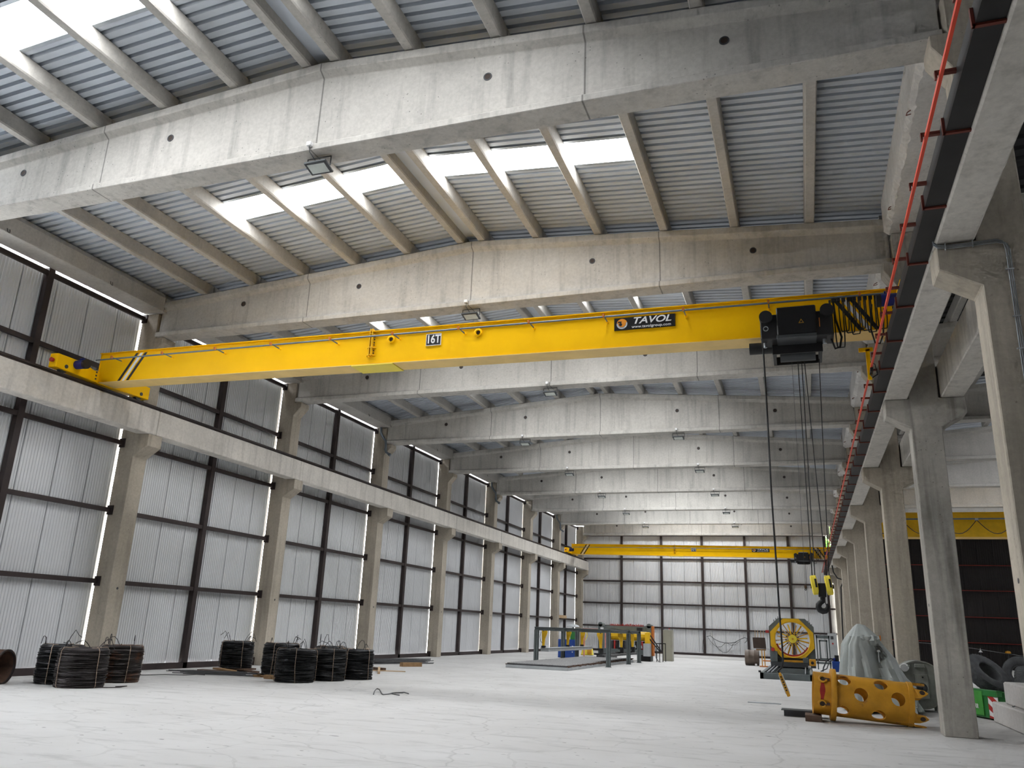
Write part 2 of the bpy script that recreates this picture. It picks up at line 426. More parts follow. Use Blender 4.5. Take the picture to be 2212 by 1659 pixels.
for k in range(-3, 9):
    y0, y1 = (YC(k) if k > -3 else -9), (YC(k + 1) if k < 8 else YB + .1)
    s0, s1 = YC(k) + 3.4, YC(k) + 3.65
    if k in (3, 4, 5, 6):
        for xa, xb in ((6.2, RIDGE2), (RIDGE2, 19.5)):
            roof_sheet(xa, xb, y0, s0, z2, CE2, p=0.42); roof_sheet(xa, xb, s1, y1, z2, CE2, p=0.42)
        w = empty('window_%d' % wn, (RIDGE2, s0, 11.3)); wn += 1; w['kind'] = 'structure'
        for xa, xb in ((6.2, RIDGE2), (RIDGE2, 19.5)):
            MB().add([(xa, s0, z2(xa)), (xb, s0, z2(xb)), (xb, s1, z2(xb)), (xa, s1, z2(xa))], [(0, 1, 2, 3)]).build('skylight_pane', 'skylight', w, smooth=0)
    else:
        for xa, xb in ((6.2, RIDGE2), (RIDGE2, 19.5)): roof_sheet(xa, xb, y0, y1, z2, CE2, 'sheet_shade', p=0.42)
EXPOSURE = 1.0
# ------------------------------------------------------------------ columns
def left_column(k):
    y0, y1 = YL(k), YL(k) + 0.53
    o = empty('concrete_column', (-17.98, y0 + 0.26, 0))
    P = [(-18.26, 0), (XF, 0), (XF, 5.82), (-17.255, 6.12), (-17.255, 6.46), (-17.66, 6.46), (-17.66, 8.88), (-17.36, 9.22), (-17.36, 9.385), (-17.66, 9.385), (-17.66, 10.15), (-18.26, 10.15)]
    mb = MB(); mb.loft([[(x, y, z) for x, z in P] for y in (y0, y1)])
    mb.build('shaft', 'col', o, bevel=0.012, smooth=0)
    for z in (2.2,):
        MB().cyl((XF - 0.02, y0 + 0.27, z), (XF + 0.004, y0 + 0.27, z), 0.035, n=12).build('lifting_hole', 'grey_d', o)
    return o
for k in range(1, 9):
    o = left_column(k)
    if k == 8: lab = 'last concrete column of the left row, standing in the far corner by the back wall'
    else:
        lab = ['', 'pale concrete column on the left wall directly behind the first group of wire coils',
               'pale concrete column on the left wall behind the five wire coils',
               'concrete column on the left wall beside the flat bundle of steel bars',
               'fourth concrete column along the left wall, past the steel bar bundle',
               'fifth concrete column along the left wall, left of the mesh pallet',
               'sixth concrete column along the left wall, just left of the grey gantry leg',
               'seventh concrete column along the left wall, seen through the grey gantry'][k]
    tag(o, lab, 'column', 'left row concrete columns')

def right_column(k):
    y0, y1 = YR(k), YR(k) + 0.52
    o = empty('concrete_column', (2.53, y0 + 0.26, 0))
    P = [(2.25, 0), (2.80, 0), (2.80, 5.73), (3.27, 5.99), (3.27, 6.33), (2.80, 6.33), (2.80, 8.85), (3.03, 9.2), (3.03, 9.385), (2.80, 9.385), (2.80, 10.05),
         (2.25, 10.05), (2.25, 9.385), (2.03, 9.385), (2.03, 9.2), (2.25, 8.85), (2.25, 6.33), (1.80, 6.33), (1.80, 5.99), (2.25, 5.73)]
    MB().loft([[(x, y, z) for x, z in P] for y in (y0, y1)]).build('shaft', 'colold' if k == 1 else 'col', o, bevel=0.014, smooth=0)
    MB().cyl((2.27, y0 + 0.26, 2.3), (2.246, y0 + 0.26, 2.3), 0.03, n=12).build('lifting_hole', 'grey_d', o)
    return o
rl = ['concrete column at the right edge of the photo with grey cables clipped to it',
      'stained concrete column whose foot stands right of the yellow perforated casing',
      'concrete column of the right row rising behind the round grey tank',
      'concrete column of the right row rising behind the grey tarpaulin',
      'fifth concrete column of the right row, counted from the one with cables',
      'sixth concrete column of the right row, counted from the one with cables',
      'seventh concrete column of the right row, counted from the one with cables',
      'eighth concrete column of the right row, next to last before the back wall',
      'last concrete column of the right row, in the far corner by the bright gap']
for k in range(0, 9):
    tag(right_column(k), rl[k], 'column', 'right row concrete columns')

# cables clipped on the nearest right column
o = empty('electric_cable', (2.52, 10.2, 4.5))
path = [(1.77, 10.20, 6.36), (1.82, 10.19, 6.30), (1.95, 10.19, 6.285), (2.2, 10.19, 6.29), (2.45, 10.19, 6.30), (2.52, 10.19, 6.27), (2.54, 10.19, 6.15), (2.535, 10.19, 5.6), (2.53, 10.19, 4.8), (2.52, 10.19, 3.0), (2.52, 10.19, 0.3)]
for i in range(3):
    d = 0.020 * i
    MB().tube([(x + (d if j > 4 else 0), y, z - (d if j < 6 else 0)) for j, (x, y, z) in enumerate(path)], 0.007, 6).build('cable', 'galv', o)
for x, z, v in ((1.9, 6.27, 0), (2.2, 6.275, 0), (2.55, 5.9, 1), (2.55, 5.3, 1), (2.545, 4.9, 1), (2.545, 4.3, 1), (2.54, 3.4, 1)):
    (MB().box(x - 0.045, x + 0.045, 10.175, 10.2, z - 0.006, z + 0.006) if v else MB().box(x - 0.006, x + 0.006, 10.175, 10.2, z - 0.045, z + 0.045)).build('cable_clip', 'grey_l', o)
tag(o, 'bundle of grey cables clipped down the column at the right edge', 'cable')

# ------------------------------------------------------------------ roof beams
def roof_beam(k, xa, xb, ridge, mat):
    y = YC(k); secs = []
    zt = lambda x: 11.20 - 0.075 * abs(x - ridge)
    for x in (xa, ridge, xb):
        t = zt(x)
        half = [(0.25, ZS), (0.25, ZS + 0.12), (0.11, ZS + 0.20), (0.11, t - 0.24), (0.25, t - 0.155), (0.25, t)]
        secs.append([(x, y + a, z) for a, z in half] + [(x, y - a, z) for a, z in reversed(half)])
    o = empty('roof_beam', (ridge, y, ZS))
    MB().loft(secs).build('girder', mat, o, bevel=0.01, smooth=0)
    return o
for k in range(0, 9):
    o = roof_beam(k, -17.62, 2.22, RIDGE, 'beam')
    y = YC(k)
    for x, z in ((-14.7, 10.2), (-10.95, 10.34), (-4.42, 10.31), (-0.62, 10.12)):
        MB().lathe([(0.075, -0.006), (0.075, 0.02), (0.055, 0.02), (0.055, -0.006)], (x, y - 0.112, z), 'y', 18, True).build('hole_sleeve', 'grey_d', o)
        MB().disc((x, y - 0.1135, z), (0, -1, 0), 0.056, 16).build('web_hole', 'brown_d', o)
    nm = ['nearest', 'second', 'third', 'fourth', 'fifth', 'sixth', 'seventh', 'eighth', 'last'][k]
    extra = ['large pale concrete roof beam crossing the top of the photo, the one nearest the camera',
             'concrete roof beam just above the near yellow crane girder, second from the camera',
             'concrete roof beam half hidden behind the near yellow crane girder, third from the camera',
             'concrete roof beam seen below the near crane girder, fourth from the camera'][k] if k < 4 else \
        ('last pitched concrete roof beam, against the top of the back wall' if k == 8 else 'pitched concrete roof beam deep in the hall, %s from the camera' % nm)
    tag(o, extra, 'roof beam', 'roof beams of the main hall')
for k in range(1, 9):
    o = roof_beam(k, 2.83, 23.2, RIDGE2, 'purlin')
    tag(o, 'concrete roof beam of the neighbouring hall seen between the right columns, %s of them' % ('last' if k == 8 else ORD[k - 1]), 'roof beam', 'roof beams of the neighbouring hall')

# ------------------------------------------------------------------ purlins
PX = [-16.05, -14.42, -12.79, -11.13, -9.50, -7.95, -7.35, -5.87, -4.26, -2.64, -1.01, 0.64]
def purlin_mb(x, y0, y1, rid):
    top = 11.54 - 0.075 * abs(x - rid); bot = 11.215 - 0.075 * abs(x - rid); w = 0.1
    return MB().loft([[(x - w, y, bot + 0.03), (x - w + 0.02, y, bot), (x + w - 0.02, y, bot), (x + w, y, bot + 0.03), (x + w + 0.012, y, top), (x - w - 0.012, y, top)] for y in (y0, y1)])
side = ['first', 'second', 'third', 'fourth', 'fifth', 'sixth']
bayn = ['in front of the nearest roof beam', 'between the nearest and second roof beams', 'between the second and third roof beams', 'between the third and fourth roof beams', 'between the fourth and fifth roof beams', 'between the fifth and sixth roof beams']
for b in range(0, 6):
    y0, y1 = YC(b - 1) - 0.05 if b else 3.3, YC(b)
    y0 = YC(b - 1); y1 = YC(b)
    for i, x in enumerate(PX):
        ya, yb = (y0 - 0.0, y1 - 0.0)
        o = purlin_mb(x, ya + 0.01 - (0.24 if 0 else 0), yb - 0.005, RIDGE).build('concrete_purlin', 'purlin', loc=(x, (ya + yb) / 2, 11.1 - 0.075 * abs(x - RIDGE)), smooth=0)
        j = i if i < 6 else 11 - i
        lab = '%s purlin from the %s eaves, %s' % (side[j], 'left' if i < 6 else 'right', bayn[b])
        if j == 5: lab = '%s purlin of the ridge pair, %s' % ('left' if i < 6 else 'right', bayn[b])
        tag(o, lab, 'purlin', 'roof purlins %s' % bayn[b])
for b in range(1, 4):
    for i, x in enumerate((4.6, 6.3, 8.0)):
        o = purlin_mb(x, YC(b) + 0.01, YC(b + 1) - 0.01, RIDGE2).build('concrete_purlin', 'purlin', loc=(x, YC(b) + 3.6, 10.6), smooth=0)
        tag(o, 'concrete purlin of the neighbouring hall behind the %s of the right columns, %s from them' % (ORD[b], ORD[i] if i else 'nearest'), 'purlin', 'roof purlins of the neighbouring hall')

# ------------------------------------------------------------------ eaves and valley gutter beams
for k in range(0, 8):
    y0, y1 = YL(k) + 0.05 if k else 10.4, YL(k + 1) - 0.06
    y0 = YL(k) - 0.06 + 0.02; y1 = YL(k + 1) - 0.06
    o = empty('eaves_beam', (-17.8, (y0 + y1) / 2, 10.16))
    P = [(-18.24, 10.19), (-17.44, 10.17), (-17.44, 10.60), (-17.52, 10.75), (-18.24, 10.75)]
    MB().loft([[(x, y, z) for x, z in P] for y in (y0, y1)]).build('beam_body', 'purlin', o, bevel=0.012, smooth=0)
    for f in (0.28, 0.72):
        yy = y0 + (y1 - y0) * f; z = 10.19
        MB().tube([(-17.43, yy - 0.035, z + 0.07), (-17.41, yy - 0.035, z), (-17.40, yy - 0.02, z - 0.03), (-17.40, yy + 0.02, z - 0.03), (-17.41, yy + 0.035, z), (-17.43, yy + 0.035, z + 0.07)], 0.007, 6).build('lifting_loop', 'steel_dark', o)
    tag(o, 'concrete eaves beam along the top of the left wall, %s bay from the camera' % ORD[k], 'eaves beam', 'eaves beams on the left wall')
for k in range(-1, 8):
    y0, y1 = YR(k) + 0.0, YR(k + 1) - 0.02
    y0 = YC(k) + 0.27 if k >= 0 else 3.2; y1 = YC(k + 1) - 0.27
    o = empty('gutter_beam', (2.53, (y0 + y1) / 2, 10.05))
    n = 60; rr = random.Random(k + 20); sec = []
    for i in range(n + 1):
        y = y0 + (y1 - y0) * i / n; j1 = rr.uniform(-0.05, 0.05); j2 = rr.uniform(-0.03, 0.03)
        P = [(2.125, 10.45), (2.125, 10.14), (2.19 + j1, 10.065 + abs(j2)), (2.23 + j1 * 0.5, 10.05), (2.82, 10.05), (2.93, 10.16), (2.93, 10.85), (2.125, 10.85)]
        sec.append([(x, y, z) for x, z in P])
    MB().loft(sec).build('beam_body', 'gutter', o, smooth=0)
    for yy in (y0 + 2.2, y1 - 1.2):
        MB().tube([(2.19, yy - 0.05, 10.10), (2.12, yy - 0.03, 10.07), (2.11, yy + 0.04, 10.06), (2.2, yy + 0.06, 10.09)], 0.009, 6).build('lifting_loop', 'redox', o)
    tag(o, 'rough-edged concrete gutter beam above the right columns, %s bay from the camera' % ORD[k + 1], 'gutter beam', 'gutter beams above the right columns')

# ------------------------------------------------------------------ runway beams and rails
for k in range(0, 8):
    y0, y1 = YL(k) + 0.27, YL(k + 1) + 0.255
    if k == 7: y1 = YL(8) + 0.5
    o = MB().box(-17.655, -17.235, y0, y1, 6.463, 7.175).build('runway_beam', 'rail_c', loc=(-17.45, (y0 + y1) / 2, 6.463), bevel=0.02, smooth=0)
    tag(o, 'long concrete crane runway beam on the left columns, %s bay from the camera' % ('farthest' if k == 7 else ORD[k]), 'runway beam', 'left crane runway beams')
for k in range(-1, 8):
    y0, y1 = (YR(k) + 0.27 if k >= 0 else 2.5), YR(k + 1) + 0.255
    o = MB().box(1.80, 2.235, y0, y1, 6.333, 7.04).build('runway_beam', 'rail_c', loc=(2.02, (y0 + y1) / 2, 6.333), bevel=0.02, smooth=0)
    tag(o, 'concrete crane runway beam on the left corbels of the right columns, %s bay from the camera' % ('farthest' if k == 7 else ORD[k + 1]), 'runway beam', 'right crane runway beams')
    if k < 0: continue
    o = MB().box(2.84, 3.26, y0, y1, 6.333, 7.04).build('runway_beam', 'rail_c', loc=(3.05, (y0 + y1) / 2, 6.333), bevel=0.02, smooth=0)
    tag(o, 'concrete runway beam on the far side of the right columns, %s bay from the camera' % ('farthest' if k == 7 else ORD[k + 1]), 'runway beam', 'neighbouring hall runway beams')
def rail(x, z, y0, y1, lab):
    mb = MB().box(x - 0.16, x + 0.16, y0, y1, z, z + 0.02).box(x - 0.02, x + 0.02, y0, y1, z + 0.02, z + 0.10).box(x - 0.04, x + 0.04, y0, y1, z + 0.10, z + 0.16)
    o = mb.build('crane_rail', 'steel_dark', loc=(x, (y0 + y1) / 2, z), smooth=0)
    tag(o, lab, 'rail')
rail(-17.45, 7.175, YL(0) + 0.3, YL(8) + 0.5, 'dark brown steel crane rail along the top of the left runway beams')
rail(2.03, 7.04, 2.6, YR(8) + 0.4, 'steel crane rail on the right runway beams above the dark steel box')

# dark steel box with red brackets along the right runway, and the red conductor bar
o = empty('steel_box_rail', (1.68, 20, 6.36))
MB().box(1.578, 1.797, 2.6, YR(8) + 0.3, 6.375, 6.56).build('box_section', 'box_dark', o, smooth=0)
y = 4.71
while y < 68:
    MB().box(1.56, 1.80, y - 0.018, y + 0.018, 6.352, 6.374).box(1.552, 1.577, y - 0.018, y + 0.018, 6.352, 6.53).build('bracket', 'redox', o)
    y += 1.53
tag(o, 'long dark steel box with red-brown brackets along the right runway beam', 'rail')
o = empty('conductor_bar', (1.45, 20, 6.5))
c = MB(); pts = []
y = 2.6
while y < 68.2:
    pts.append((1.45, y, 6.50)); y += 0.33
for i in range(len(pts) - 1):
    a, b = Vector(pts[i]), Vector(pts[i + 1])
    c.loft([[p + Vector((-0.015, 0, -0.02)), p + Vector((0.015, 0, -0.02)), p + Vector((0.015, 0, 0.02)), p + Vector((-0.015, 0, 0.02))] for p in (a, b)], caps=(i in (0, len(pts) - 2)))
c.build('bar', 'red', o, smooth=0)
y = 4.04
while y < 68 :
    MB().box(1.475, 1.578, y - 0.022, y + 0.022, 6.515, 6.55).box(1.41, 1.475, y - 0.022, y + 0.022, 6.525, 6.55).box(1.40, 1.418, y - 0.022, y + 0.022, 6.47, 6.55).build('hanger_arm', 'redox', o)
    y += 0.995
tag(o, 'bright red conductor bar hung on small arms along the right runway', 'conductor bar')

# ------------------------------------------------------------------ flood lights under the roof beams
def floodlight(x, k, lab, big=1.0):
    y = YC(k) - 0.02
    o = empty('floodlight', (x, y, 9.38))
    z = 9.17
    mb = MB(); mb.T = Matrix.Translation((x, y, z)) @ Matrix.Rotation(math.radians(-14), 4, 'X')
    mb.box(-0.22, 0.22, -0.15, 0.15, 0.0, 0.045).box(-0.14, 0.14, -0.08, 0.08, 0.045, 0.075)
    mb.build('housing', 'grey_d', o, bevel=0.01)
    mb = MB(); mb.T = Matrix.Translation((x, y, z)) @ Matrix.Rotation(math.radians(-14), 4, 'X')
    mb.box(-0.17, 0.17, -0.105, 0.105, -0.006, 0.0).build('lens', 'lens', o)
    MB().tube([(x - 0.235, y, z + 0.03), (x - 0.235, y, 9.375), (x + 0.235, y, 9.375), (x + 0.235, y, z + 0.03)], 0.012, 6).build('mounting_bracket', 'grey_d', o)
    MB().box(x - 0.09, x - 0.0, YC(k) - 0.33, YC(k) - 0.251, 9.45, 9.53).build('junction_box', 'white', o, bevel=0.008)
    MB().tube([(x - 0.045, YC(k) - 0.29, 9.45), (x - 0.045, YC(k) - 0.27, 9.36), (x - 0.02, y - 0.1, 9.28), (x, y, z + 0.07)], 0.007, 6).build('lamp_cable', 'grey_d', o)
    tag(o, lab, 'floodlight', 'floodlights under the roof beams')
floodlight(-7.58, 0, 'black floodlight under the nearest roof beam')
floodlight(-7.62, 1, 'black floodlight under the second roof beam, just above the crane girder')
floodlight(-7.66, 2, 'black floodlight under the third roof beam, below the crane girder')
for k in range(3, 8):
    for x, s in ((-10.96, 'left'), (-4.4, 'right')):
        floodlight(x, k, 'small floodlight under the %s roof beam from the camera, %s one of its pair' % (ORD[k], s))

# rain pipes with elbows on the upper left columns
for k, lab in ((3, 'grey rain pipe bent around the top of the third left column'), (5, 'grey rain pipe bent around the top of the fifth left column'), (7, 'grey rain pipe bent around the top of the seventh left column')):
    y = YL(k) - 0.07
    o = empty('rain_pipe', (-17.7, y, 8.8))
    MB().tube([(-17.9, y, 10.16), (-17.88, y, 9.9), (-17.78, y, 9.72), (-17.6, y, 9.5), (-17.58, y, 9.3), (-17.58, y, 9.12), (-17.54, y, 9.0), (-17.34, y, 8.86)], 0.055, 12).build('pipe', 'conduit', o)
    MB().cyl((-17.4, y, 8.90), (-17.31, y, 8.84), 0.068, n=14).cyl((-17.58, y, 9.18), (-17.58, y, 9.08), 0.066, n=14).build('pipe_socket', 'conduit', o)
    tag(o, lab, 'rain pipe', 'rain pipes on the left columns')
# ------------------------------------------------------------------ overhead travelling cranes
def crane(yf, plate, lab, near, x0=-17.36, x1=2.02, zl=7.365, tilt=0.0093, h=0.815, railL=-17.45, railR=2.03, zrL=7.335, zrR=7.20, dep=0.53, marks=True):
    o = empty('overhead_crane', ((x0 + x1) / 2, yf + dep / 2, zl))
    zb = lambda x: zl - tilt * (x - x0)
    def bar(mb, xa, xb, ya, yb, d0, d1):
        return mb.loft([[(x, ya, zb(x) + d0), (x, yb, zb(x) + d0), (x, yb, zb(x) + d1), (x, ya, zb(x) + d1)] for x in (xa, xb)])
    g = MB(); bar(g, x0, x1, yf + 0.02, yf + dep - 0.02, 0.016, h - 0.016); g.build('box_girder', 'yellow', o, smooth=0)
    g = MB(); bar(g, x0, x1, yf - 0.045, yf + dep + 0.045, h - 0.016, h); g.build('top_flange', 'yellow', o, smooth=0)
    g = MB(); bar(g, x0 + 0.1, x1 - 0.1, yf - 0.005, yf + dep + 0.005, 0, 0.016); g.build('bottom_flange', 'yellow_pale', o, smooth=0)
    # stiffener plates at both ends
    for x in (x0, x1 - 0.02):
        g = MB(); bar(g, x, x + 0.02, yf, yf + dep, -0.0, h + 0.03); g.build('end_plate', 'yellow', o, smooth=0)
    # end trucks
    for xr, zr, s in ((railL, zrL, -1), (railR, zrR, 1)):
        ym = yf + dep / 2
        t = MB()
        prof = [(ym - 1.58, zr + 0.07), (ym - 0.35, zr + 0.04), (ym + 0.35, zr + 0.04), (ym + 1.58, zr + 0.07), (ym + 1.58, zr + 0.43), (ym + 0.75, zr + 0.43), (ym + 0.45, zr + 0.34), (ym - 0.45, zr + 0.34), (ym - 0.75, zr + 0.43), (ym - 1.58, zr + 0.43)]
        t.prism(prof, 'x', xr - 0.13, xr + 0.13)
        e = t.build('end_truck', 'yellow', o, bevel=0.012, smooth=0)
        for yy in (ym - 1.28, ym + 1.28):
            MB().cyl((xr - 0.05, yy, zr + 0.13), (xr + 0.05, yy, zr + 0.13), 0.13, n=24).cyl((xr - 0.145, yy, zr + 0.16), (xr + 0.145, yy, zr + 0.16), 0.05, n=14).build('wheel', 'grey_d', e)
        for yy, d in ((ym - 1.58, -1), (ym + 1.58, 1)):
            MB().cyl((xr, yy, zr + 0.25), (xr, yy + d * 0.07, zr + 0.25), 0.05, 0.06, n=14).build('buffer', 'redpaint', e)
        xs = xr + (0.13 if s < 0 else -0.13) * 1
        MB().cyl((xs, ym - 0.98, zr + 0.30), (xs + (-s) * 0.26, ym - 0.98, zr + 0.30), 0.115, n=20).cyl((xs + (-s) * 0.1, ym - 0.98, zr + 0.42), (xs + (-s) * 0.2, ym - 0.98, zr + 0.42), 0.05, n=10).build('drive_motor', 'bluem', e)
        MB().cyl((xs + (-s) * 0.26, ym - 0.98, zr + 0.30), (xs + (-s) * 0.34, ym - 0.98, zr + 0.30), 0.12, n=20).build('fan_cover', 'black', e)
        for i in range(4):
            z = zr + 0.12 + i * 0.09
            MB().box(xs - 0.01, xs + 0.012, ym - 0.36, ym - 0.32, z - 0.02, z + 0.02).build('bolt', 'grey_d', e)
    # diagonal black / white / black stripes near both ends
    if marks:
        for xt, dx in ((x0 + 1.17, -0.47), (x1 - 1.20, 0.47)):
            for i, (off, mt) in enumerate(((0.0, 'black'), (0.145, 'white'), (0.285, 'black'))):
                w = 0.09; yy = yf + 0.017
                a = xt + off
                zt_, zb_ = zb(a) + h - 0.05, zb(a) + 0.03
                MB().add([(a, yy, zt_), (a + w, yy, zt_), (a + w + dx, yy, zb_), (a + dx, yy, zb_), (a, yy + 0.008, zt_), (a + w, yy + 0.008, zt_), (a + w + dx, yy + 0.008, zb_), (a + dx, yy + 0.008, zb_)],
                         [(0, 1, 2, 3), (7, 6, 5, 4), (0, 4, 5, 1), (1, 5, 6, 2), (2, 6, 7, 3), (3, 7, 4, 0)]).build('warning_stripe', mt, o, smooth=0)
    # bolted splice
    xs = -9.16; yy = yf + 0.02
    sp = MB()
    for d in (-0.035, 0.02): sp.box(xs + d, xs + d + 0.015, yy - 0.09, yy, zb(xs) + 0.2, zb(xs) + h + 0.05)
    for z in (0.22, 0.40, 0.72): sp.add([(xs - 0.12, yy, zb(xs) + z), (xs + 0.12, yy, zb(xs) + z), (xs + 0.03, yy - 0.09, zb(xs) + z), (xs - 0.03, yy - 0.09, zb(xs) + z), (xs - 0.12, yy, zb(xs) + z + .012), (xs + 0.12, yy, zb(xs) + z + .012), (xs + 0.03, yy - 0.09, zb(xs) + z + .012), (xs - 0.03, yy - 0.09, zb(xs) + z + .012)],
        [(0, 3, 2, 1), (4, 5, 6, 7), (0, 1, 5, 4), (1, 2, 6, 5), (2, 3, 7, 6), (3, 0, 4, 7)])
    sp = sp.build('splice_joint', 'yellow_m', o, smooth=0)
    if near:
        for z in (0.28, 0.34, 0.48, 0.54, 0.62, 0.68):
            for d in (-0.06, 0.06): MB().cyl((xs + d, yy - 0.02, zb(xs) + z), (xs + d, yy, zb(xs) + z), 0.014, n=8).build('bolt', 'grey_d', sp)
    g = MB(); bar(g, xs - 0.48, xs + 0.60, yf - 0.02, yf + dep + 0.02, -0.022, 0); g.build('splice_plate', 'lemon', o, smooth=0)
    # round bosses
    for x in (-8.66, -6.49) if near else ():
        z = zb(x) + 0.585
        b = MB().lathe([(0.095, 0.02), (0.095, -0.012), (0.06, -0.02), (0.05, 0.01)], (x, yf, z), 'y', 24).build('boss', 'yellow', o)
        MB().disc((x, yf + 0.012, z), (0, -1, 0), 0.055, 18).build('boss_hole', 'brown_d', b)
    # conduit rail on outriggers
    yc = yf - 0.31
    MB().tube([(x0 + 0.2, yc, zb(x0) + 0.52), (-9, yc, zb(-9) + 0.575), (x1 - 0.25, yc, zb(x1) + 0.61)], 0.021, 8).build('festoon_rail', 'conduit', o)
    for i in range(-1, 11):
        x = -14.93 + 1.6255 * i; z = zb(x) + 0.545 + 0.006 * i
        b = MB().cyl((x, yf + 0.02, z), (x, yf - 0.40, z + 0.0), 0.016, n=6)
        b = b.build('rail_outrigger', 'conduit', o)
        MB().cyl((x, yf + 0.02, z), (x, yf - 0.06, z), 0.022, n=6).build('outrigger_foot', 'yellow', b)
        MB().box(x - 0.02, x + 0.02, yf - 0.42, yf - 0.37, z - 0.03, z + 0.035).build('outrigger_cap', 'orange', b)
    # capacity plate and name plate
    xp = -7.575 if near else -7.72
    z = zb(xp) + 0.50
    p = MB().box(xp - 0.185, xp + 0.185, yf - 0.002, yf + 0.018, z - 0.14, z + 0.14).build('capacity_plate', 'white', o, smooth=0)
    MB().box(xp - 0.172, xp + 0.172, yf - 0.004, yf - 0.001, z - 0.127, z + 0.127).build('plate_field', 'black', p, smooth=0)
    text('lettering', plate, 'white', p, (xp, yf - 0.006, z), 0.275, bold=0.006, sx=0.80)
    xa, xb = (-3.41, -2.145) if near else (-3.45, -2.19)
    z = zb(-2.8) + 0.525; xm = (xa + xb) / 2
    p = MB().box(xa, xb, yf - 0.002, yf + 0.018, z - 0.135, z + 0.135).build('name_plate', 'blackgloss', o, smooth=0)
    text('lettering', 'TAVOL', 'white', p, (xm + 0.145, yf - 0.005, z + 0.045), 0.20, bold=0.004, shear=0.28, sx=1.27)
    text('web_address', 'www.tavolgroup.com', 'white', p, (xm + 0.145, yf - 0.005, z - 0.085), 0.082, bold=0.0012, sx=1.08, space=1.06)
    lx = xa + 0.165
    lg = MB()
    def crescent(mb, cx, cz, R, a0, a1, rin, ox, oz, y, n=20):
        out = [(cx + R * math.cos(a0 + (a1 - a0) * i / n), cz + R * math.sin(a0 + (a1 - a0) * i / n)) for i in range(n + 1)]
        inn = [(cx + ox + rin * math.cos(a0 + (a1 - a0) * i / n), cz + oz + rin * math.sin(a0 + (a1 - a0) * i / n)) for i in range(n + 1)]
        vs = [(u, y, w) for u, w in out] + [(u, y, w) for u, w in inn]
        mb.add(vs, [(i, i + 1, n + 2 + i, n + 1 + i) for i in range(n)])
    crescent(lg, lx, z, 0.113, math.radians(175), math.radians(375), 0.085, 0, 0.018, yf - 0.0045)
    lg.build('emblem_ring', 'logo_s', p, smooth=0)
    lg = MB().disc((lx, yf - 0.0045, z + 0.012), (0, -1, 0), 0.088, 28); crescent(lg, lx, z, 0.113, math.radians(20), math.radians(170), 0.088, 0, 0.0, yf - 0.0046)
    lg.build('emblem_ball', 'logo_o', p, smooth=0)
    lg = MB().disc((lx - 0.03, yf - 0.0052, z - 0.012), (0, -1, 0), 0.034, 18).add([(lx - 0.09, yf - 0.0052, z + 0.03), (lx - 0.02, yf - 0.0052, z + 0.02), (lx + 0.0, yf - 0.0052, z + 0.055), (lx - 0.08, yf - 0.0052, z + 0.06)], [(0, 1, 2, 3)])
    lg.build('emblem_centre', 'black', p, smooth=0)
    # hoist trolley under the girder
    hx = 0.0 if near else -0.02; hz = zb(0) - 7.2
    def B(name, mat, x0_, x1_, y0_, y1_, z0_, z1_, par, bev=0.02): return MB().box(x0_ + hx, x1_ + hx, yf + y0_, yf + y1_, z0_ + hz, z1_ + hz).build(name, mat, par, bevel=bev, smooth=0)
    ho = B('hoist_body', 'black', -0.47, 0.82, -0.62, -0.10, 6.95, 7.44, o)
    B('control_box', 'blackgloss', -0.17, 0.53, -0.68, -0.12, 6.99, 7.55, ho)
    B('control_box_rim', 'grey_d', -0.18, 0.52, -0.69, -0.2, 6.93, 6.99, ho, 0.005)
    B('heat_sink', 'grey_l', -0.13, 0.45, -0.5, -0.15, 7.55, 7.60, ho)
    for a_, b_ in ((-0.28, -0.22), (0.56, 0.62)): B('trolley_side', 'black', a_, b_, -0.25, 0.62, 6.82, 7.0, o, 0.005)
    B('trolley_plate', 'black', -0.28, 0.62, 0.60, 0.63, 6.82, 6.99, o, 0.005)
    B('trolley_plate', 'black', -0.28, 0.62, -0.27, -0.24, 6.76, 6.99, ho, 0.005)
    MB().cyl((-0.15 + hx, yf + 0.27, 6.90 + hz), (0.5 + hx, yf + 0.27, 6.90 + hz), 0.13, n=24).build('rope_drum', 'grey_d', o)
    MB().cyl((-0.71 + hx, yf - 0.0, 6.99 + hz), (-0.28 + hx, yf - 0.0, 6.99 + hz), 0.115, n=20).build('hoist_motor', 'black', o)
    for x, z in ((-0.36, 7.38), (0.72, 7.42)):
        MB().cyl((x + hx, yf - 0.70, z + hz), (x + hx, yf - 0.55, z + hz), 0.12, n=20).build('end_cap', 'black', ho)
    MB().lathe([(0.05, 0), (0.05, -0.012), (0.035, -0.012), (0.035, 0)], (-0.37 + hx, yf - 0.62, 7.16 + hz), 'y', 16, True).build('sight_ring', 'grey_l', ho)
    MB().box(0.575 + hx, 0.59 + hx, yf - 0.626, yf - 0.62, 7.12 + hz, 7.30 + hz).build('warning_strip', 'orange', ho)
    for x in (-0.40, 0.66): MB().cyl((x + hx, yf - 0.4, 6.86 + hz), (x + hx, yf - 0.4, 6.96 + hz), 0.035, n=12).build('guide_roller', 'galv', ho)
    tx, tz, ty = 0.265 + hx, 7.24 + hz, yf - 0.684
    MB().add([(tx - 0.05, ty, tz - 0.04), (tx + 0.05, ty, tz - 0.04), (tx, ty, tz + 0.045)], [(0, 1, 2)]).add([(tx - 0.028, ty - 0.001, tz - 0.028), (tx + 0.028, ty - 0.001, tz - 0.028), (tx, ty - 0.001, tz + 0.024)], [(0, 1, 2)]).build('warning_sign', 'ochre', ho, smooth=0)
    MB().add([(tx - 0.03, ty - 0.0012, tz - 0.029), (tx + 0.03, ty - 0.0012, tz - 0.029), (tx, ty - 0.0012, tz + 0.026)], [(0, 1, 2)]).build('sign_field', 'black', ho, smooth=0)
    # festoon cables bunched towards the right end
    n = 9 if near else 6
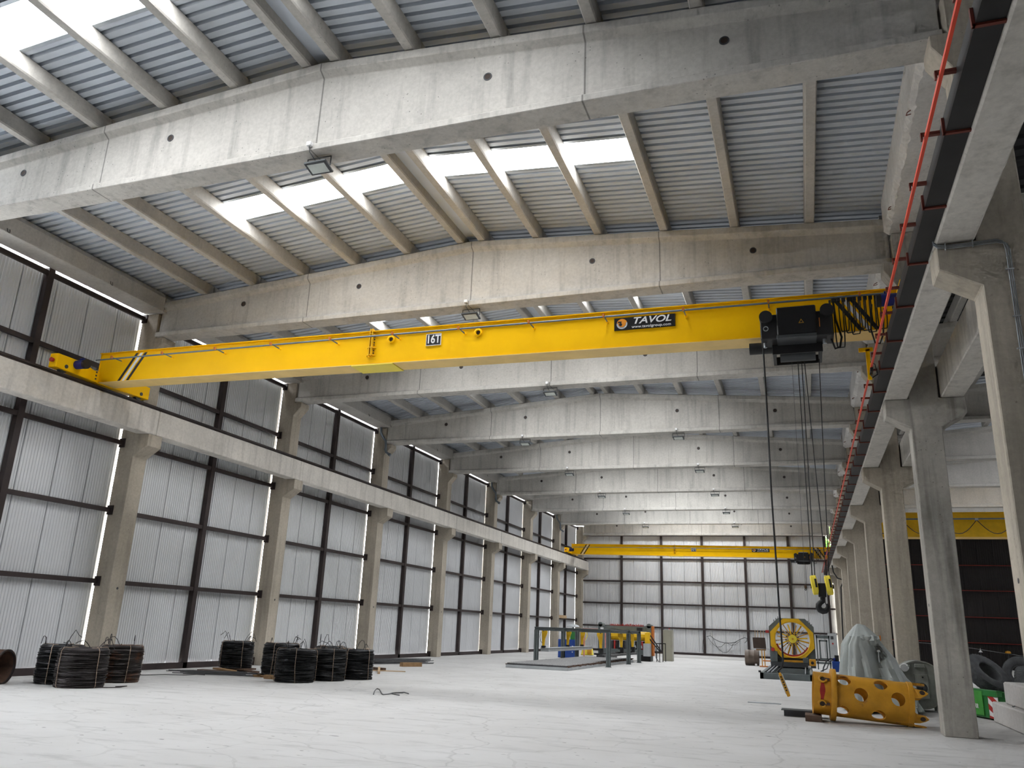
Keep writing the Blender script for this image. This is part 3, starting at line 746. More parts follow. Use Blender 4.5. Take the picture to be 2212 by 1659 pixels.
    for i in range(n):
        xa = 0.86 + 0.093 * i; xb = xa + 0.16; zt = zb(xa) + 0.575
        dz = 0.62 + 0.13 * ((i * 37) % 7) / 7
        if i in (0,): dz = 0.98
        pts = []
        for t in range(21):
            a = t / 20; sw = math.sin(PI * a)
            pts.append((xa + (xb - xa) * a + (0.05 if a > 0.5 else -0.05) * sw, yc + 0.012 * math.sin(i), zt - dz * sw ** 0.72))
        MB().tube(pts, 0.011 if near else 0.014, 6).build('festoon_cable', 'black', o)
        MB().box(xa - 0.03, xa + 0.03, yc - 0.03, yc + 0.03, zt - 0.06, zt + 0.0).build('cable_trolley', 'black', o)
    if near:
        MB().tube([(0.80, yc, 7.75), (0.80, yc - 0.05, 7.3), (0.78, yc - 0.06, 6.95), (0.83, yc - 0.06, 6.76), (0.92, yc - 0.03, 6.80), (0.96, yc, 7.0), (0.88, yc, 7.35), (0.86, yc, 7.76)], 0.02, 6).build('flat_cable', 'black', o)
        MB().tube([(1.52, yc, 7.6), (1.47, yc, 7.1), (1.52, yc, 6.84), (1.60, yc, 6.82), (1.67, yc, 7.0), (1.72, yc, 7.5)], 0.016, 6).build('flat_cable', 'black', o)
        # current collector bracket reaching down to the conductor bar
        MB().box(1.27, 1.52, yf + 0.2, yf + 0.26, 6.86, 6.93).box(1.39, 1.46, yf + 0.2, yf + 0.26, 6.30, 6.9).build('collector_bracket', 'yellow', o)
        MB().tube([(1.43, yf + 0.2, 6.4), (1.46, yf + 0.1, 6.3), (1.55, yf + 0.1, 6.36), (1.52, yf + 0.1, 6.55), (1.45, yf + 0.12, 6.62)], 0.012, 6).build('collector_lead', 'black', o)
        MB().box(1.425, 1.475, yf + 0.0, yf + 0.3, 6.40, 6.47).build('collector_shoe', 'black', o)
    tag(o, lab, 'crane', 'overhead cranes')
    return o
crane(15.6, '16T', 'near yellow overhead crane spanning the hall with 16T and name plates', True)
crane(63.6, '10T', 'far yellow overhead crane with 10T plate in front of the white back wall', False)
# crane of the neighbouring hall
o = empty('overhead_crane', (12.9, 50.6, 7.2))
g = MB().box(3.3, 22.4, 50.3, 50.85, 7.25, 8.55).build('box_girder', 'yellow_m', o, smooth=0)
MB().box(3.3, 22.4, 50.2, 50.95, 8.55, 8.6).build('top_flange', 'yellow_m', o, smooth=0)
MB().box(3.3, 22.4, 50.25, 50.9, 7.2, 7.25).build('bottom_flange', 'yellow_pale', o, smooth=0)
MB().box(3.3, 22.4, 50.0, 50.06, 8.17, 8.25).build('festoon_rail', 'conduit', o)
for x in (3.4, 7.0, 10.6): MB().box(x, x + 0.06, 50.0, 50.3, 8.18, 8.24).build('rail_outrigger', 'conduit', o)
for i in range(5):
    xa = 3.6 + 1.85 * i
    MB().tube([(xa + 1.85 * t / 10, 50.03, 8.15 - 0.75 * math.sin(PI * t / 10)) for t in range(11)], 0.02, 6).build('festoon_cable', 'black', o)
    MB().box(xa - 0.08, xa + 0.08, 49.98, 50.08, 8.12, 8.24).build('cable_trolley', 'grey_l', o)
for x in (3.05, 22.6):
    MB().box(x - 0.15, x + 0.25, 48.9, 52.2, 7.22, 7.75).build('end_truck', 'yellow_m', o)
tag(o, 'yellow overhead crane of the neighbouring hall seen between the right columns', 'crane', 'overhead cranes')

# ------------------------------------------------------------------ hook block of the near crane
o = empty('hook_block', (0.31, 15.9, 2.03)); yh = 15.9
for x, tilt in ((0.195, 1), (0.435, 1)):
    prof = []
    for i in range(25):
        a = 2 * PI * i / 24
        prof.append((math.cos(a) * 0.13, math.sin(a) * 0.172))
    mb = MB(); mb.T = Matrix.Translation((x, yh, 2.53)) @ Matrix.Rotation(math.radians(-7), 4, 'Y')
    mb.loft([[(dx * 1, u * s, w * s) for u, w in prof[:-1]] for dx, s in ((-0.055, 0.86), (-0.04, 1.0), (0.04, 1.0), (0.055, 0.86))])
    sh = mb.build('sheave_cover', 'lemon', o)
    mb = MB(); mb.T = Matrix.Translation((x, yh, 2.53)) @ Matrix.Rotation(math.radians(-7), 4, 'Y')
    mb.box(0.012, 0.045, -0.132, -0.10, -0.05, 0.10).build('cover_slot', 'black', sh)
MB().box(0.25, 0.385, yh - 0.075, yh + 0.075, 2.32, 2.56).build('block_housing', 'black', o, bevel=0.01)
MB().cyl((0.13, yh, 2.5), (0.52, yh, 2.5), 0.03, n=14).build('axle', 'black', o)
MB().cyl((0.32, yh, 2.24), (0.32, yh, 2.34), 0.045, n=16).build('hook_shank', 'black', o)
pts = []; rs = []
for a, r, th in ((0.02, 0, 0.040),):
    pass
hk = [(0.325, 2.29, .040), (0.315, 2.25, .043), (0.275, 2.225, .046), (0.243, 2.185, .050), (0.238, 2.14, .053), (0.262, 2.098, .054), (0.305, 2.077, .053), (0.352, 2.085, .050), (0.383, 2.115, .043), (0.395, 2.155, .034), (0.388, 2.195, .020), (0.384, 2.21, .008)]
MB().tube([(x, yh, z) for x, z, r in hk], [r for x, z, r in hk], 14).build('hook', 'black', o)
MB().cyl((0.345, yh, 2.27), (0.372, yh, 2.175), 0.008, n=8).build('safety_latch', 'grey_d', o)
for xt, xb_ in ((0.17, 0.165), (0.24, 0.212), (0.29, 0.41), (0.56, 0.452)):
    MB().cyl((xt, yh, 6.80), (xb_, yh, 2.66), 0.0085, n=6).build('wire_rope', 'black', o)
tag(o, 'black crane hook with two yellow sheave covers hanging on wire ropes', 'crane hook')
o = empty('limit_weight', (0.04, 15.9, 2.44))
MB().cyl((0.04, 15.9, 2.47), (0.04, 15.9, 2.51), 0.022, n=12).box(0.02, 0.06, 15.88, 15.92, 2.505, 2.525).build('weight_body', 'rust', o)
MB().lathe([(0.014 + 0.006 * math.cos(a), 0.006 * math.sin(a)) for a in (0, 1.57, 3.14, 4.71)], (0.04, 15.9, 2.45), 'y', 14, True).build('ring', 'black', o)
MB().cyl((0.06, 15.9, 6.8), (0.04, 15.9, 2.52), 0.003, n=5).build('cord', 'grey_d', o)
tag(o, 'tiny brown weight hanging on a cord left of the crane hook', 'weight')
# pendant control
o = empty('pendant_control', (-0.42, 15.45, 0.65)); yp = 15.45
pts = [(-0.45, yp, 7.0), (-0.44, yp, 5.5), (-0.445, yp, 4.2), (-0.43, yp, 3.0), (-0.42, yp, 2.0), (-0.405, yp, 1.4), (-0.405, yp, 1.22), (-0.43, yp, 1.11), (-0.48, yp, 1.06), (-0.50, yp, 1.045), (-0.475, yp, 1.02)]
MB().tube(pts, 0.016, 8).build('control_cable', 'black', o)
mb = MB(); mb.T = Matrix.Translation((-0.475, yp, 1.02)) @ Matrix.Rotation(math.radians(-20), 4, 'Y')
mb.loft([[(-a, -b, z), (a, -b, z), (a, b, z), (-a, b, z)] for a, b, z in ((0.018, 0.02, 0.0), (0.026, 0.03, -0.05), (0.028, 0.032, -0.37), (0.024, 0.028, -0.40))]).build('pendant_body', 'ochre', o, bevel=0.006)
for i in range(6):
    mb = MB(); mb.T = Matrix.Translation((-0.475, yp, 1.02)) @ Matrix.Rotation(math.radians(-20), 4, 'Y')
    mb.cyl((0, -0.031, -0.07 - 0.045 * i), (0, -0.042, -0.07 - 0.045 * i), 0.014, n=10).build('push_button', 'black', o)
mb = MB(); mb.T = Matrix.Translation((-0.475, yp, 1.02)) @ Matrix.Rotation(math.radians(-20), 4, 'Y')
mb.box(-0.036, -0.026, -0.033, 0.033, -0.35, -0.03).box(0.026, 0.036, -0.033, 0.033, -0.35, -0.03).build('side_guard', 'grey_l', o)
tag(o, 'yellow pendant control hanging just above the floor on a long black cable', 'control')
# ------------------------------------------------------------------ wire coils
def coil_meshes(seed, R=0.46, Hh=0.80, mat='wire', rin=0.25):
    rr = random.Random(seed); n = 52; rows = 30
    def rad(base, row, a): return base
    mb = MB(); vs = []; prof = []
    # outer bundles, each with two rings (valley / crest)
    for i in range(rows):
        z = Hh * i / rows; d = Hh / rows
        bul = 0.012 * rr.uniform(-1, 1) + (0.02 if 3 < i < rows - 3 else 0.0)
        prof += [(R - 0.018 + bul * 0.5, z + d * 0.04), (R + bul, z + d * 0.35), (R + bul, z + d * 0.68), (R - 0.018 + bul * 0.5, z + d * 0.98)]
    m = 5
    for j in range(m):
        r0 = R - 0.02 - (R - 0.02 - rin) * j / m; r1 = R - 0.02 - (R - 0.02 - rin) * (j + 1) / m
        prof += [(r0 - 0.008, Hh + 0.012), (r0 * 0.5 + r1 * 0.5, Hh + 0.03 * rr.uniform(0.3, 1)), (r1 + 0.006, Hh + 0.008)]
    prof += [(rin, Hh * 0.98), (rin + 0.01, 0.01)]
    ph = [rr.uniform(0, 6.28) for _ in prof]; am = [rr.uniform(0.002, 0.011) for _ in prof]
    secs = []
    for k in range(n):
        a = 2 * PI * k / n; sec = []
        for (r, z), p, q in zip(prof, ph, am):
            d = q * math.sin(a * 2 + p) + q * 0.5 * math.sin(a * 5 + p * 2)
            dz = 0.006 * math.sin(a * 3 + p) if 0.02 < z else 0
            sec.append(((r + d) * math.cos(a), (r + d) * math.sin(a), max(0.0, z + dz)))
        secs.append(sec)
    secs.append(secs[0])
    mb.loft(secs, caps=False, closed=True)
    return mb, rr
def coil(name_loc, seed, label, group, mat='wire', ang=0.0, R=0.46, Hh=0.80, ends=3):
    x, y, z = name_loc
    o = empty('wire_coil', (x, y, z))
    T = Matrix.Translation((x, y, z)) @ Matrix.Rotation(ang, 4, 'Z')
    mb, rr = coil_meshes(seed, R, Hh)
    mb2 = MB(); mb2.T = T; mb2.add(mb.v, mb.f); mb2.build('windings', mat, o)
    for i in range(4):
        a = PI / 4 + i * PI / 2 + rr.uniform(-0.15, 0.15)
        c, s = math.cos(a), math.sin(a); da = rr.uniform(-0.07, 0.07)
        c2, s2 = math.cos(a + da), math.sin(a + da)
        t = MB(); t.T = T
        t.tube([(0.25 * c, 0.25 * s, Hh + 0.03), (R * c * 0.97, R * s * 0.97, Hh + 0.04), ((R + 0.03) * c, (R + 0.03) * s, Hh - 0.03), ((R + 0.036) * c, (R + 0.036) * s, Hh * 0.5), ((R + 0.03) * c2, (R + 0.03) * s2, 0.04), ((R) * c2, (R) * s2, 0.008)], 0.0075, 5)
        t.build('tie_wire', 'tie', o)
    for i in range(ends):
        a = rr.uniform(0, 6.28); r = rr.uniform(0.28, 0.43); p = Vector((r * math.cos(a), r * math.sin(a), Hh + 0.01)); pts = [p]
        h = rr.uniform(0.12, 0.33); w = rr.uniform(0.15, 0.42); b = a + rr.uniform(0.8, 2.2)
        for t in (0.25, 0.5, 0.75, 1.0):
            pts.append(p + Vector((w * t * math.cos(b), w * t * math.sin(b), h * math.sin(PI * t * rr.uniform(0.75, 1.0)) + rr.uniform(-.02, .03))))
        t = MB(); t.T = T; t.tube(pts, 0.008, 5); t.build('loose_wire_end', 'wire', o)
    tag(o, label, 'wire coil', group)
    return o
G1, G2 = 'wire coils in the left group', 'black wire coils by the second column'
coil((-14.95, 14.50, 0), 3, 'large dark wire coil in front of the left group, two brown ties on it', G1, 'wire_rust', 0.5, 0.50, 0.78, 4)
coil((-15.95, 14.85, 0), 5, 'dark wire coil half hidden behind the front coil of the left group', G1, 'wire', 1.1, 0.47, 0.80, 3)
coil((-15.50, 16.15, 0), 8, 'brownish rusty wire coil at the right back of the left group', G1, 'wire_brown', 0.2, 0.47, 0.80, 5)
coil((-16.45, 21.75, 0.10), 11, 'single black wire coil standing on boards by the dark wall post', 'black wire coil alone on boards', 'wire', 0.3, 0.48, 0.74, 5)
coil((-14.10, 20.65, 0.06), 14, 'black wire coil at the back left of the five, on a timber pallet', G2, 'wire', 0.9, 0.50, 0.82, 4)
coil((-12.80, 19.45, 0), 17, 'front black wire coil of the five, with a pale tie down its face', G2, 'wire', -0.21, 0.50, 0.80, 4)
coil((-12.55, 20.65, 0), 19, 'black wire coil just right of the front one, its right edge ragged', G2, 'wire', 1.7, 0.47, 0.80, 4)
coil((-12.28, 21.75, 0), 23, 'rightmost black wire coil of the five, beside the loose timber', G2, 'wire', 0.6, 0.46, 0.79, 2)
coil((-13.35, 22.05, 0), 29, 'black wire coil behind the others, only its top showing between them', G2, 'wire', 2.2, 0.48, 0.82, 4)

# loose wire on the floor by the coils and the bent scrap bars
def loose(name, pts, r, mat, label, cat):
    o = MB().tube(pts, r, 6).build(name, mat, loc=pts[0]); tag(o, label, cat); return o
loose('loose_wire', [(-14.62, 14.3, 0.01), (-14.45, 14.55, 0.012), (-14.25, 14.95, 0.01), (-14.2, 15.1, 0.03), (-14.42, 15.0, 0.012)], 0.009, 'wire_rust', 'loose wire end on the floor at the foot of the large front coil', 'wire')
loose('loose_wire', [(-16.9, 17.9, 0.012), (-16.6, 18.2, 0.012), (-16.35, 18.7, 0.02), (-16.0, 19.0, 0.012), (-15.9, 19.4, 0.02), (-15.7, 19.5, 0.012)], 0.009, 'wire_rust', 'thin wire scrap on the floor between the two coil groups', 'wire')
o = empty('scrap_bar', (-9.3, 18.0, 0))
MB().tube([(-9.38, 17.50, 0.012), (-9.6, 17.95, 0.04), (-9.80, 18.42, 0.06), (-9.72, 18.40, 0.05), (-9.3, 17.75, 0.012), (-9.18, 17.6, 0.012), (-9.12, 17.75, 0.02), (-9.2, 18.1, 0.02), (-9.06, 18.35, 0.014)], 0.011, 6).build('bar', 'bar', o)
MB().tube([(-9.18, 18.0, 0.012), (-8.98, 17.82, 0.012), (-8.85, 17.75, 0.012)], 0.011, 6).build('bar', 'bar', o)
MB().tube([(-9.22, 18.22, 0.012), (-9.0, 18.3, 0.03), (-8.86, 18.25, 0.012)], 0.014, 6).build('bar', 'bar', o)
tag(o, 'bent steel scrap bars lying alone in the middle of the floor', 'scrap metal')

# steel bars and boards behind the left coils
def bars(loc, n, p0, p1, spread, mat, label, cat, group=None, r=0.012, zmax=0.12, seed=1, name='steel_bar_bundle', part='steel_bar'):
    rr = random.Random(seed); o = empty(name, loc)
    a, b = Vector(p0), Vector(p1); d = (b - a).normalized(); s = Vector((-d.y, d.x, 0))
    for i in range(n):
        t = rr.uniform(-1, 1); z = r + (zmax - r) * rr.random() * (1 - abs(t) * 0.6); e0 = rr.uniform(-0.5, 0.3); e1 = rr.uniform(-0.4, 0.5)
        q0 = a + s * t * spread + d * e0; q1 = b + s * (t + rr.uniform(-0.25, 0.25)) * spread + d * e1
        q0.z = z; q1.z = max(r, z + rr.uniform(-0.03, 0.02)); qm = (q0 + q1) / 2; qm.z += rr.uniform(-0.01, 0.015); qm.z = max(qm.z, r)
        MB().tube([q0, qm, q1], r, 6).build(part, mat, o)
    tag(o, label, cat, group); return o
bars((-16, 30.5, 0), 48, (-16.75, 28.6, 0), (-15.3, 32.6, 0), 0.42, 'bar', 'flat bundle of grey steel bars on the floor right of the coils', 'steel bars', zmax=0.20, r=0.012, seed=4)
bars((-15.6, 20.1, 0), 11, (-16.4, 19.5, 0), (-14.6, 20.35, 0), 0.20, 'bar', 'short grey steel bars on the floor between the lone coil and the five', 'steel bars', zmax=0.13, seed=6)
o = empty('timber_boards', (-16.3, 20.9, 0))
for i, (a, b, w, z) in enumerate((((-17.0, 20.4), (-15.6, 20.0), 0.13, 0.0), ((-17.05, 20.9), (-15.2, 20.9), 0.11, 0.0), ((-16.95, 22.2), (-15.5, 21.5), 0.12, 0.0), ((-16.8, 21.3), (-15.6, 20.6), 0.09, 0.05), ((-16.7, 21.75), (-15.9, 21.75), 0.3, 0.05))):
    a, b = Vector((*a, 0)), Vector((*b, 0)); d = (b - a).normalized(); s = Vector((-d.y, d.x, 0)) * w
    MB().loft([[p - s + Vector((0, 0, z)), p + s + Vector((0, 0, z)), p + s + Vector((0, 0, z + 0.048)), p - s + Vector((0, 0, z + 0.048))] for p in (a, b)]).build('board', 'wood_d' if i != 3 else 'wood', o, smooth=0)
tag(o, 'dark boards on the floor under the lone black wire coil', 'boards')
o = empty('timber_pallet', (-14.1, 20.4, 0))
for y in (20.15, 20.6, 21.05): MB().box(-14.55, -13.55, y - 0.05, y + 0.05, 0, 0.03).build('bearer', 'wood', o, smooth=0)
for x in (-14.5, -14.25, -14.0, -13.75, -13.6): MB().box(x - 0.07, x + 0.07, 20.08, 21.12, 0.03, 0.058).build('slat', 'wood', o, smooth=0)
tag(o, 'brown timber pallet under the back left coil of the five', 'pallet')
o = MB().box(-13.95, -13.45, 19.72, 19.86, 0.0, 0.10).box(-13.8, -13.7, 19.70, 19.85, 0.0, 0.05).build('timber_block', 'wood', loc=(-13.7, 19.8, 0), smooth=0, bevel=0.005)
tag(o, 'brown timber block on the floor left of the front black coil', 'timber')
def beamw(p0, p1, w, h, mat, label, cat='timber', name='timber_beam'):
    a, b = Vector(p0), Vector(p1); d = (b - a).normalized(); s = Vector((-d.y, d.x, 0)).normalized() * w / 2; up = Vector((0, 0, h))
    o = MB().loft([[p - s, p + s, p + s + up, p - s + up] for p in (a, b)]).build(name, mat, loc=a, smooth=0, bevel=0.004)
    tag(o, label, cat); return o
beamw((-13.75, 25.9, 0.06), (-12.95, 24.4, 0.0), 0.08, 0.07, 'wood_l', 'pale timber batten sloping to the floor right of the black coils')
beamw((-14.6, 26.3, 0), (-13.6, 26.0, 0), 0.16, 0.10, 'wood_d', 'dark square timber behind the pale batten')
beamw((-14.6, 25.4, 0), (-12.9, 26.2, 0), 0.08, 0.03, 'wood_l', 'thin pale board flat on the floor beside the batten')
beamw((-14.55, 29.15, 0), (-14.12, 29.95, 0), 0.2, 0.15, 'wood', 'brown timber block lying in front of the steel bar bundle')

# rusty pipe end at the left edge
o = empty('rusty_pipe', (-17.0, 13.6, 0))
mb = MB(); mb.T = Matrix.Translation((-16.40, 13.85, 0.355)) @ Matrix.Rotation(math.radians(18), 4, 'Z')
mb.lathe([(0.355, 0.0), (0.355, -1.1), (0.33, -1.1), (0.33, 0.0)], (0, 0, 0), 'x', 36, True); mb.build('pipe_shell', 'rust', o)
mb = MB(); mb.T = Matrix.Translation((-16.40, 13.85, 0.355)) @ Matrix.Rotation(math.radians(18), 4, 'Z')
mb.lathe([(0.362, 0.0), (0.362, -0.04), (0.326, -0.04), (0.326, 0.0)], (0, 0, 0), 'x', 36, True); mb.build('pipe_rim', 'wire_rust', o)
tag(o, 'large rusty pipe end cut off by the left edge of the photo', 'pipe')

# ------------------------------------------------------------------ mesh welding line
o = empty('mesh_pallet', (-10.4, 40, 0))
MB().box(-11.72, -9.08, 33.0, 46.6, 0, 0.115).build('base_slab', 'grey_l', o, bevel=0.01, smooth=0)
MB().box(-11.68, -9.14, 33.05, 46.5, 0.117, 0.165).build('mesh_core', 'bar', o, smooth=0)
mb = MB()
y = 33.1
while y < 46.5:
    mb.cyl((-11.75 + random.uniform(-.03, .03), y, 0.15 + random.uniform(-.025, .03)), (-9.05 + random.uniform(-.03, .04), y, 0.15 + random.uniform(-.025, .03)), 0.022, n=6); y += 0.15
mb.build('cross_rods', 'rust', o, kind='stuff')
mb = MB()
for i in range(24): mb.cyl((-11.65 + 2.5 * i / 23, 33.0, 0.19), (-11.65 + 2.5 * i / 23, 46.5, 0.19), 0.012, n=6)
mb.box(-11.6, -9.2, 33.1, 46.45, 0.166, 0.19)
mb.build('top_mesh', 'floorcover', o, kind='stuff')
tag(o, 'long flat stack of steel mesh on a pale base under the grey gantry', 'mesh stack')

o = empty('gantry_frame', (-10.35, 42, 0))
def ibeam(mb, p0, p1, w, h):
    """I section along x or y"""
    a, b = Vector(p0), Vector(p1); t = 0.015
    d = (b - a).normalized(); s = Vector((-d.y, d.x, 0)).normalized()
    for (sw, z0, z1) in ((w / 2, 0, t * 1.6), (t / 2, t * 1.6, h - t * 1.6), (w / 2, h - t * 1.6, h)):
        mb.loft([[p - s * sw + Vector((0, 0, z0)), p + s * sw + Vector((0, 0, z0)), p + s * sw + Vector((0, 0, z1)), p - s * sw + Vector((0, 0, z1))] for p in (a, b)])
    return mb
for x in (-12.1, -8.62):
    for y in (38.3, 42.95, 45.8):
        l = MB()
        for yy in (y - 0.09, y + 0.075): l.box(x - 0.095, x + 0.095, yy, yy + 0.015, 0, 1.49 if y < 40 else 1.49)
        l.box(x - 0.01, x + 0.01, y - 0.09, y + 0.09, 0, 1.49).box(x - 0.12, x + 0.12, y - 0.12, y + 0.12, 0, 0.02)
        l.build('leg', 'grey_m', o, smooth=0)
for y in (38.3, 42.95, 45.8): ibeam(MB(), (-12.2, y, 1.49), (-8.52, y, 1.49), 0.16, 0.165).build('cross_beam', 'grey_m', o, smooth=0)
for x in (-12.1, -8.62): ibeam(MB(), (x, 38.4, 1.50), (x, 45.7, 1.50), 0.12, 0.15).build('side_rail', 'grey_m', o, smooth=0)
for i, (x, y, s) in enumerate(((-11.85, 38.75, 1), (-11.9, 43.3, 1), (-11.9, 46.3, 1), (-9.12, 38.75, -1), (-9.08, 43.2, -1), (-9.08, 46.2, -1))):
    P = [(-0.13, 1.56), (0.13, 1.56), (0.15, 1.40), (0.10, 1.26), (0.045, 1.12), (0.02, 0.80), (-0.09, 0.78), (-0.10, 1.0), (-0.115, 1.3)]
    a = MB().loft([[(x + s * u, y + d, z) for u, z in P] for d in (-0.04, 0.04)]).build('lifting_arm', 'yellow_m', o, bevel=0.008, smooth=0)
    MB().cyl((x - 0.03 * s, y - 0.055, 1.48), (x - 0.03 * s, y + 0.055, 1.48), 0.03, n=12).build('pivot_pin', 'grey_d', a)
    f = MB().box(x - 0.12, x + 0.06, y - 0.08, y + 0.08, 0.70, 0.80)
    if s < 0: f.box(x - 0.02, x + 0.16, y - 0.07, y + 0.07, 0.52, 0.80).box(x - 0.28, x - 0.02, y - 0.05, y + 0.05, 0.50, 0.58)
    f.build('arm_foot', 'black', a, smooth=0)
MB().tube([(-11.98, 38.6, 1.42), (-12.02, 38.6, 1.2), (-12.0, 38.65, 1.0), (-11.9, 38.65, 0.92)], 0.012, 6).build('air_hose', 'black', o)
MB().tube([(-9.0, 38.45, 1.62), (-8.7, 39.5, 1.70), (-8.7, 42.0, 1.66), (-8.6, 42.9, 1.68), (-8.5, 43.1, 1.5)], 0.02, 6).build('air_hose', 'black', o)
MB().box(-8.7, -8.4, 45.6, 45.9, 1.66, 1.82).build('valve_block', 'black', o, smooth=0)
MB().box(-8.98, -8.85, 38.2, 38.3, 1.66, 1.74).build('paper_sheet', 'white', o, smooth=0)
tag(o, 'grey steel gantry on six legs with yellow lifting arms over the mesh stack', 'gantry')
o = MB().box(-12.02, -11.62, 38.75, 47.4, 0.54, 0.70).box(-12.04, -11.6, 38.7, 47.45, 0.685, 0.705).build('support_tray', 'grey_l', loc=(-11.8, 43, 0.54), smooth=0)
tag(o, 'long light grey tray carried by the left lifting arms of the gantry', 'tray')
o = MB().box(-9.35, -8.95, 39.0, 47.2, 0.40, 0.50).box(-9.3, -9.2, 39.0, 47.2, 0.5, 0.56).build('support_tray', 'bar', loc=(-9.1, 43, 0.40), smooth=0)
tag(o, 'dark tray under the right lifting arms of the gantry', 'tray')

# welding machine behind the gantry
o = empty('mesh_welder', (-10.0, 49.3, 0))
for x in (-11.5, -8.62): MB().box(x - 0.13, x + 0.13, 48.9, 49.5, 0, 1.95).cyl((x, 48.9, 1.95), (x, 49.5, 1.95), 0.13, n=20).build('side_frame', 'grey_m', o, smooth=35)
MB().box(-11.4, -8.7, 49.1, 49.4, 1.63, 1.90).build('top_beam', 'grey_m', o, bevel=0.01, smooth=0)
mb = MB()
for i in range(26):
    x = -10.95 + 1.95 * i / 25; mb.cyl((x, 49.2, 1.88), (x + random.uniform(-.03, .03), 49.15, 1.98 + random.uniform(0, .06)), 0.025, n=6)
mb.box(-10.95, -9.0, 49.18, 49.22, 1.9, 1.94).build('electrode_row', 'redpaint', o)
MB().prism([(48.5, 1.30), (48.5, 1.48), (48.8, 1.60), (49.2, 1.60), (49.2, 1.10), (48.75, 1.10)], 'x', -11.05, -8.55).build('press_beam', 'yellow_m', o, bevel=0.01, smooth=0)
MB().box(-9.35, -8.78, 48.62, 48.7, 1.45, 1.55).build('beam_plate', 'grey_d', o, smooth=0)
MB().box(-8.78, -8.5, 48.45, 48.9, 0.98, 1.58).build('press_end', 'yellow_m', o, bevel=0.01, smooth=0)
for i in range(14):
    x = -10.9 + 2.1 * i / 13; MB().box(x - 0.045, x + 0.045, 48.6, 49.1, 0.62, 1.08).build('welding_head', ('black', 'grey_d', 'redpaint', 'black', 'grey_l')[i % 5], o, smooth=0)
MB().box(-11.3, -8.75, 48.5, 49.4, 0.34, 0.62).build('lower_bed', 'grey_m', o, smooth=0)
MB().box(-9.2, -8.5, 48.6, 49.4, 0.0, 0.34).build('pedestal', 'black', o, smooth=0)
MB().box(-11.4, -10.6, 48.6, 49.4, 0.0, 0.34).build('pedestal', 'grey_m', o, smooth=0)
MB().box(-8.85, -8.48, 48.3, 48.8, 0.28, 0.98).build('control_door', 'grey_l', o, bevel=0.01, smooth=0)
for i in range(5): MB().cyl((-9.35 + 0.12 * i, 48.55, 0.85), (-9.33 + 0.12 * i, 48.55, 0.70), 0.03, 0.04, n=10).build('insulator', 'grey_l', o)
for d in (0, 0.16): MB().tube([(-8.62 + d, 48.5, 1.36 + d * 0.4), (-7.98 + d * 0.5, 48.9, 0.55)], 0.035, 6).build('chute_rail', 'black', o)
MB().box(-8.5, -8.38, 49.0, 49.4, 0.3, 1.95).build('side_cover', 'orange', o, smooth=0)
MB().tube([(-8.35, 49.0, 1.2), (-8.25, 48.9, 0.6), (-8.2, 48.8, 0.2), (-8.0, 48.6, 0.012), (-7.9, 48.4, 0.012)], 0.02, 6).build('supply_hose', 'black', o)
for y in (48.9, 49.9): MB().box(-8.2, -8.16, y, y + 0.04, 0, 1.0).box(-7.85, -7.81, y, y + 0.04, 0, 1.0).box(-8.2, -7.81, y, y + 0.04, 0.97, 1.02).build('chute_stand', 'black', o, smooth=0)
tag(o, 'mesh welding machine with yellow press beam and red tips behind the gantry', 'machine')
o = empty('control_cabinet', (-7.88, 51.3, 0))
MB().box(-8.14, -7.60, 51.0, 51.6, 0, 1.78).build('cabinet_body', 'beige', o, bevel=0.008, smooth=0)
MB().box(-8.08, -7.66, 50.985, 51.0, 0.08, 1.70).build('cabinet_door', 'beige', o, smooth=0)
MB().cyl((-7.80, 51.3, 1.78), (-7.80, 51.3, 1.82), 0.045, n=12).build('beacon_base', 'white', o)
MB().lathe([(0.0, 1.89), (0.03, 1.88), (0.04, 1.82)], (-7.80, 51.3, 0), 'z', 14).build('beacon', 'redpaint', o)
tag(o, 'tall beige control cabinet with a red beacon right of the welding machine', 'cabinet')
o = empty('blue_cabinet', (-13.3, 48.2, 0))
MB().box(-13.82, -12.80, 48.0, 48.5, 0, 1.02).build('cabinet_body', 'blue', o, bevel=0.01, smooth=0)
MB().box(-13.10, -12.82, 48.05, 48.45, 1.02, 1.46).build('green_panel', 'green', o, smooth=0)
MB().box(-13.80, -13.72, 48.1, 48.4, 1.02, 1.43).build('white_post', 'white', o, smooth=0)
MB().box(-12.98, -12.9, 47.985, 48.0, 0.55, 0.68).box(-12.98, -12.92, 47.985, 48.0, 0.3, 0.36).build('sticker', 'white', o, smooth=0)
tag(o, 'blue cabinet with a green panel on top behind the grey gantry', 'cabinet')
o = empty('yellow_bin', (-13.75, 54.6, 0))
MB().loft([[(-14.1, 54.4, 0.02), (-13.35, 54.4, 0.02), (-13.35, 54.9, 0.02), (-14.1, 54.9, 0.02)], [(-14.0, 54.42, 0.42), (-13.4, 54.42, 0.42), (-13.4, 54.88, 0.42), (-14.0, 54.88, 0.42)]]).build('bin_body', 'lemon', o, smooth=0, bevel=0.01)
MB().box(-13.66, -13.36, 54.38, 54.4, 0.08, 0.38).build('grille', 'ochre', o, smooth=0)
MB().box(-14.1, -13.35, 54.42, 54.88, 0, 0.02).build('bin_base', 'grey_d', o, smooth=0)
MB().tube([(-13.9, 54.6, 0.42), (-13.88, 54.55, 0.9), (-13.7, 54.5, 1.2), (-13.75, 54.5, 1.55)], 0.03, 6).build('hose', 'lemon', o)
tag(o, 'small yellow bin-shaped unit on the floor behind the grey tray', 'bin')
o = empty('dish_on_stand', (-14.0, 52.0, 0))
MB().lathe([(0.0, 1.92), (0.2, 1.90), (0.36, 1.83), (0.41, 1.76), (0.40, 1.73), (0.0, 1.73)], (-14.0, 52.0, 0), 'z', 28).build('dish', 'grey_l', o)
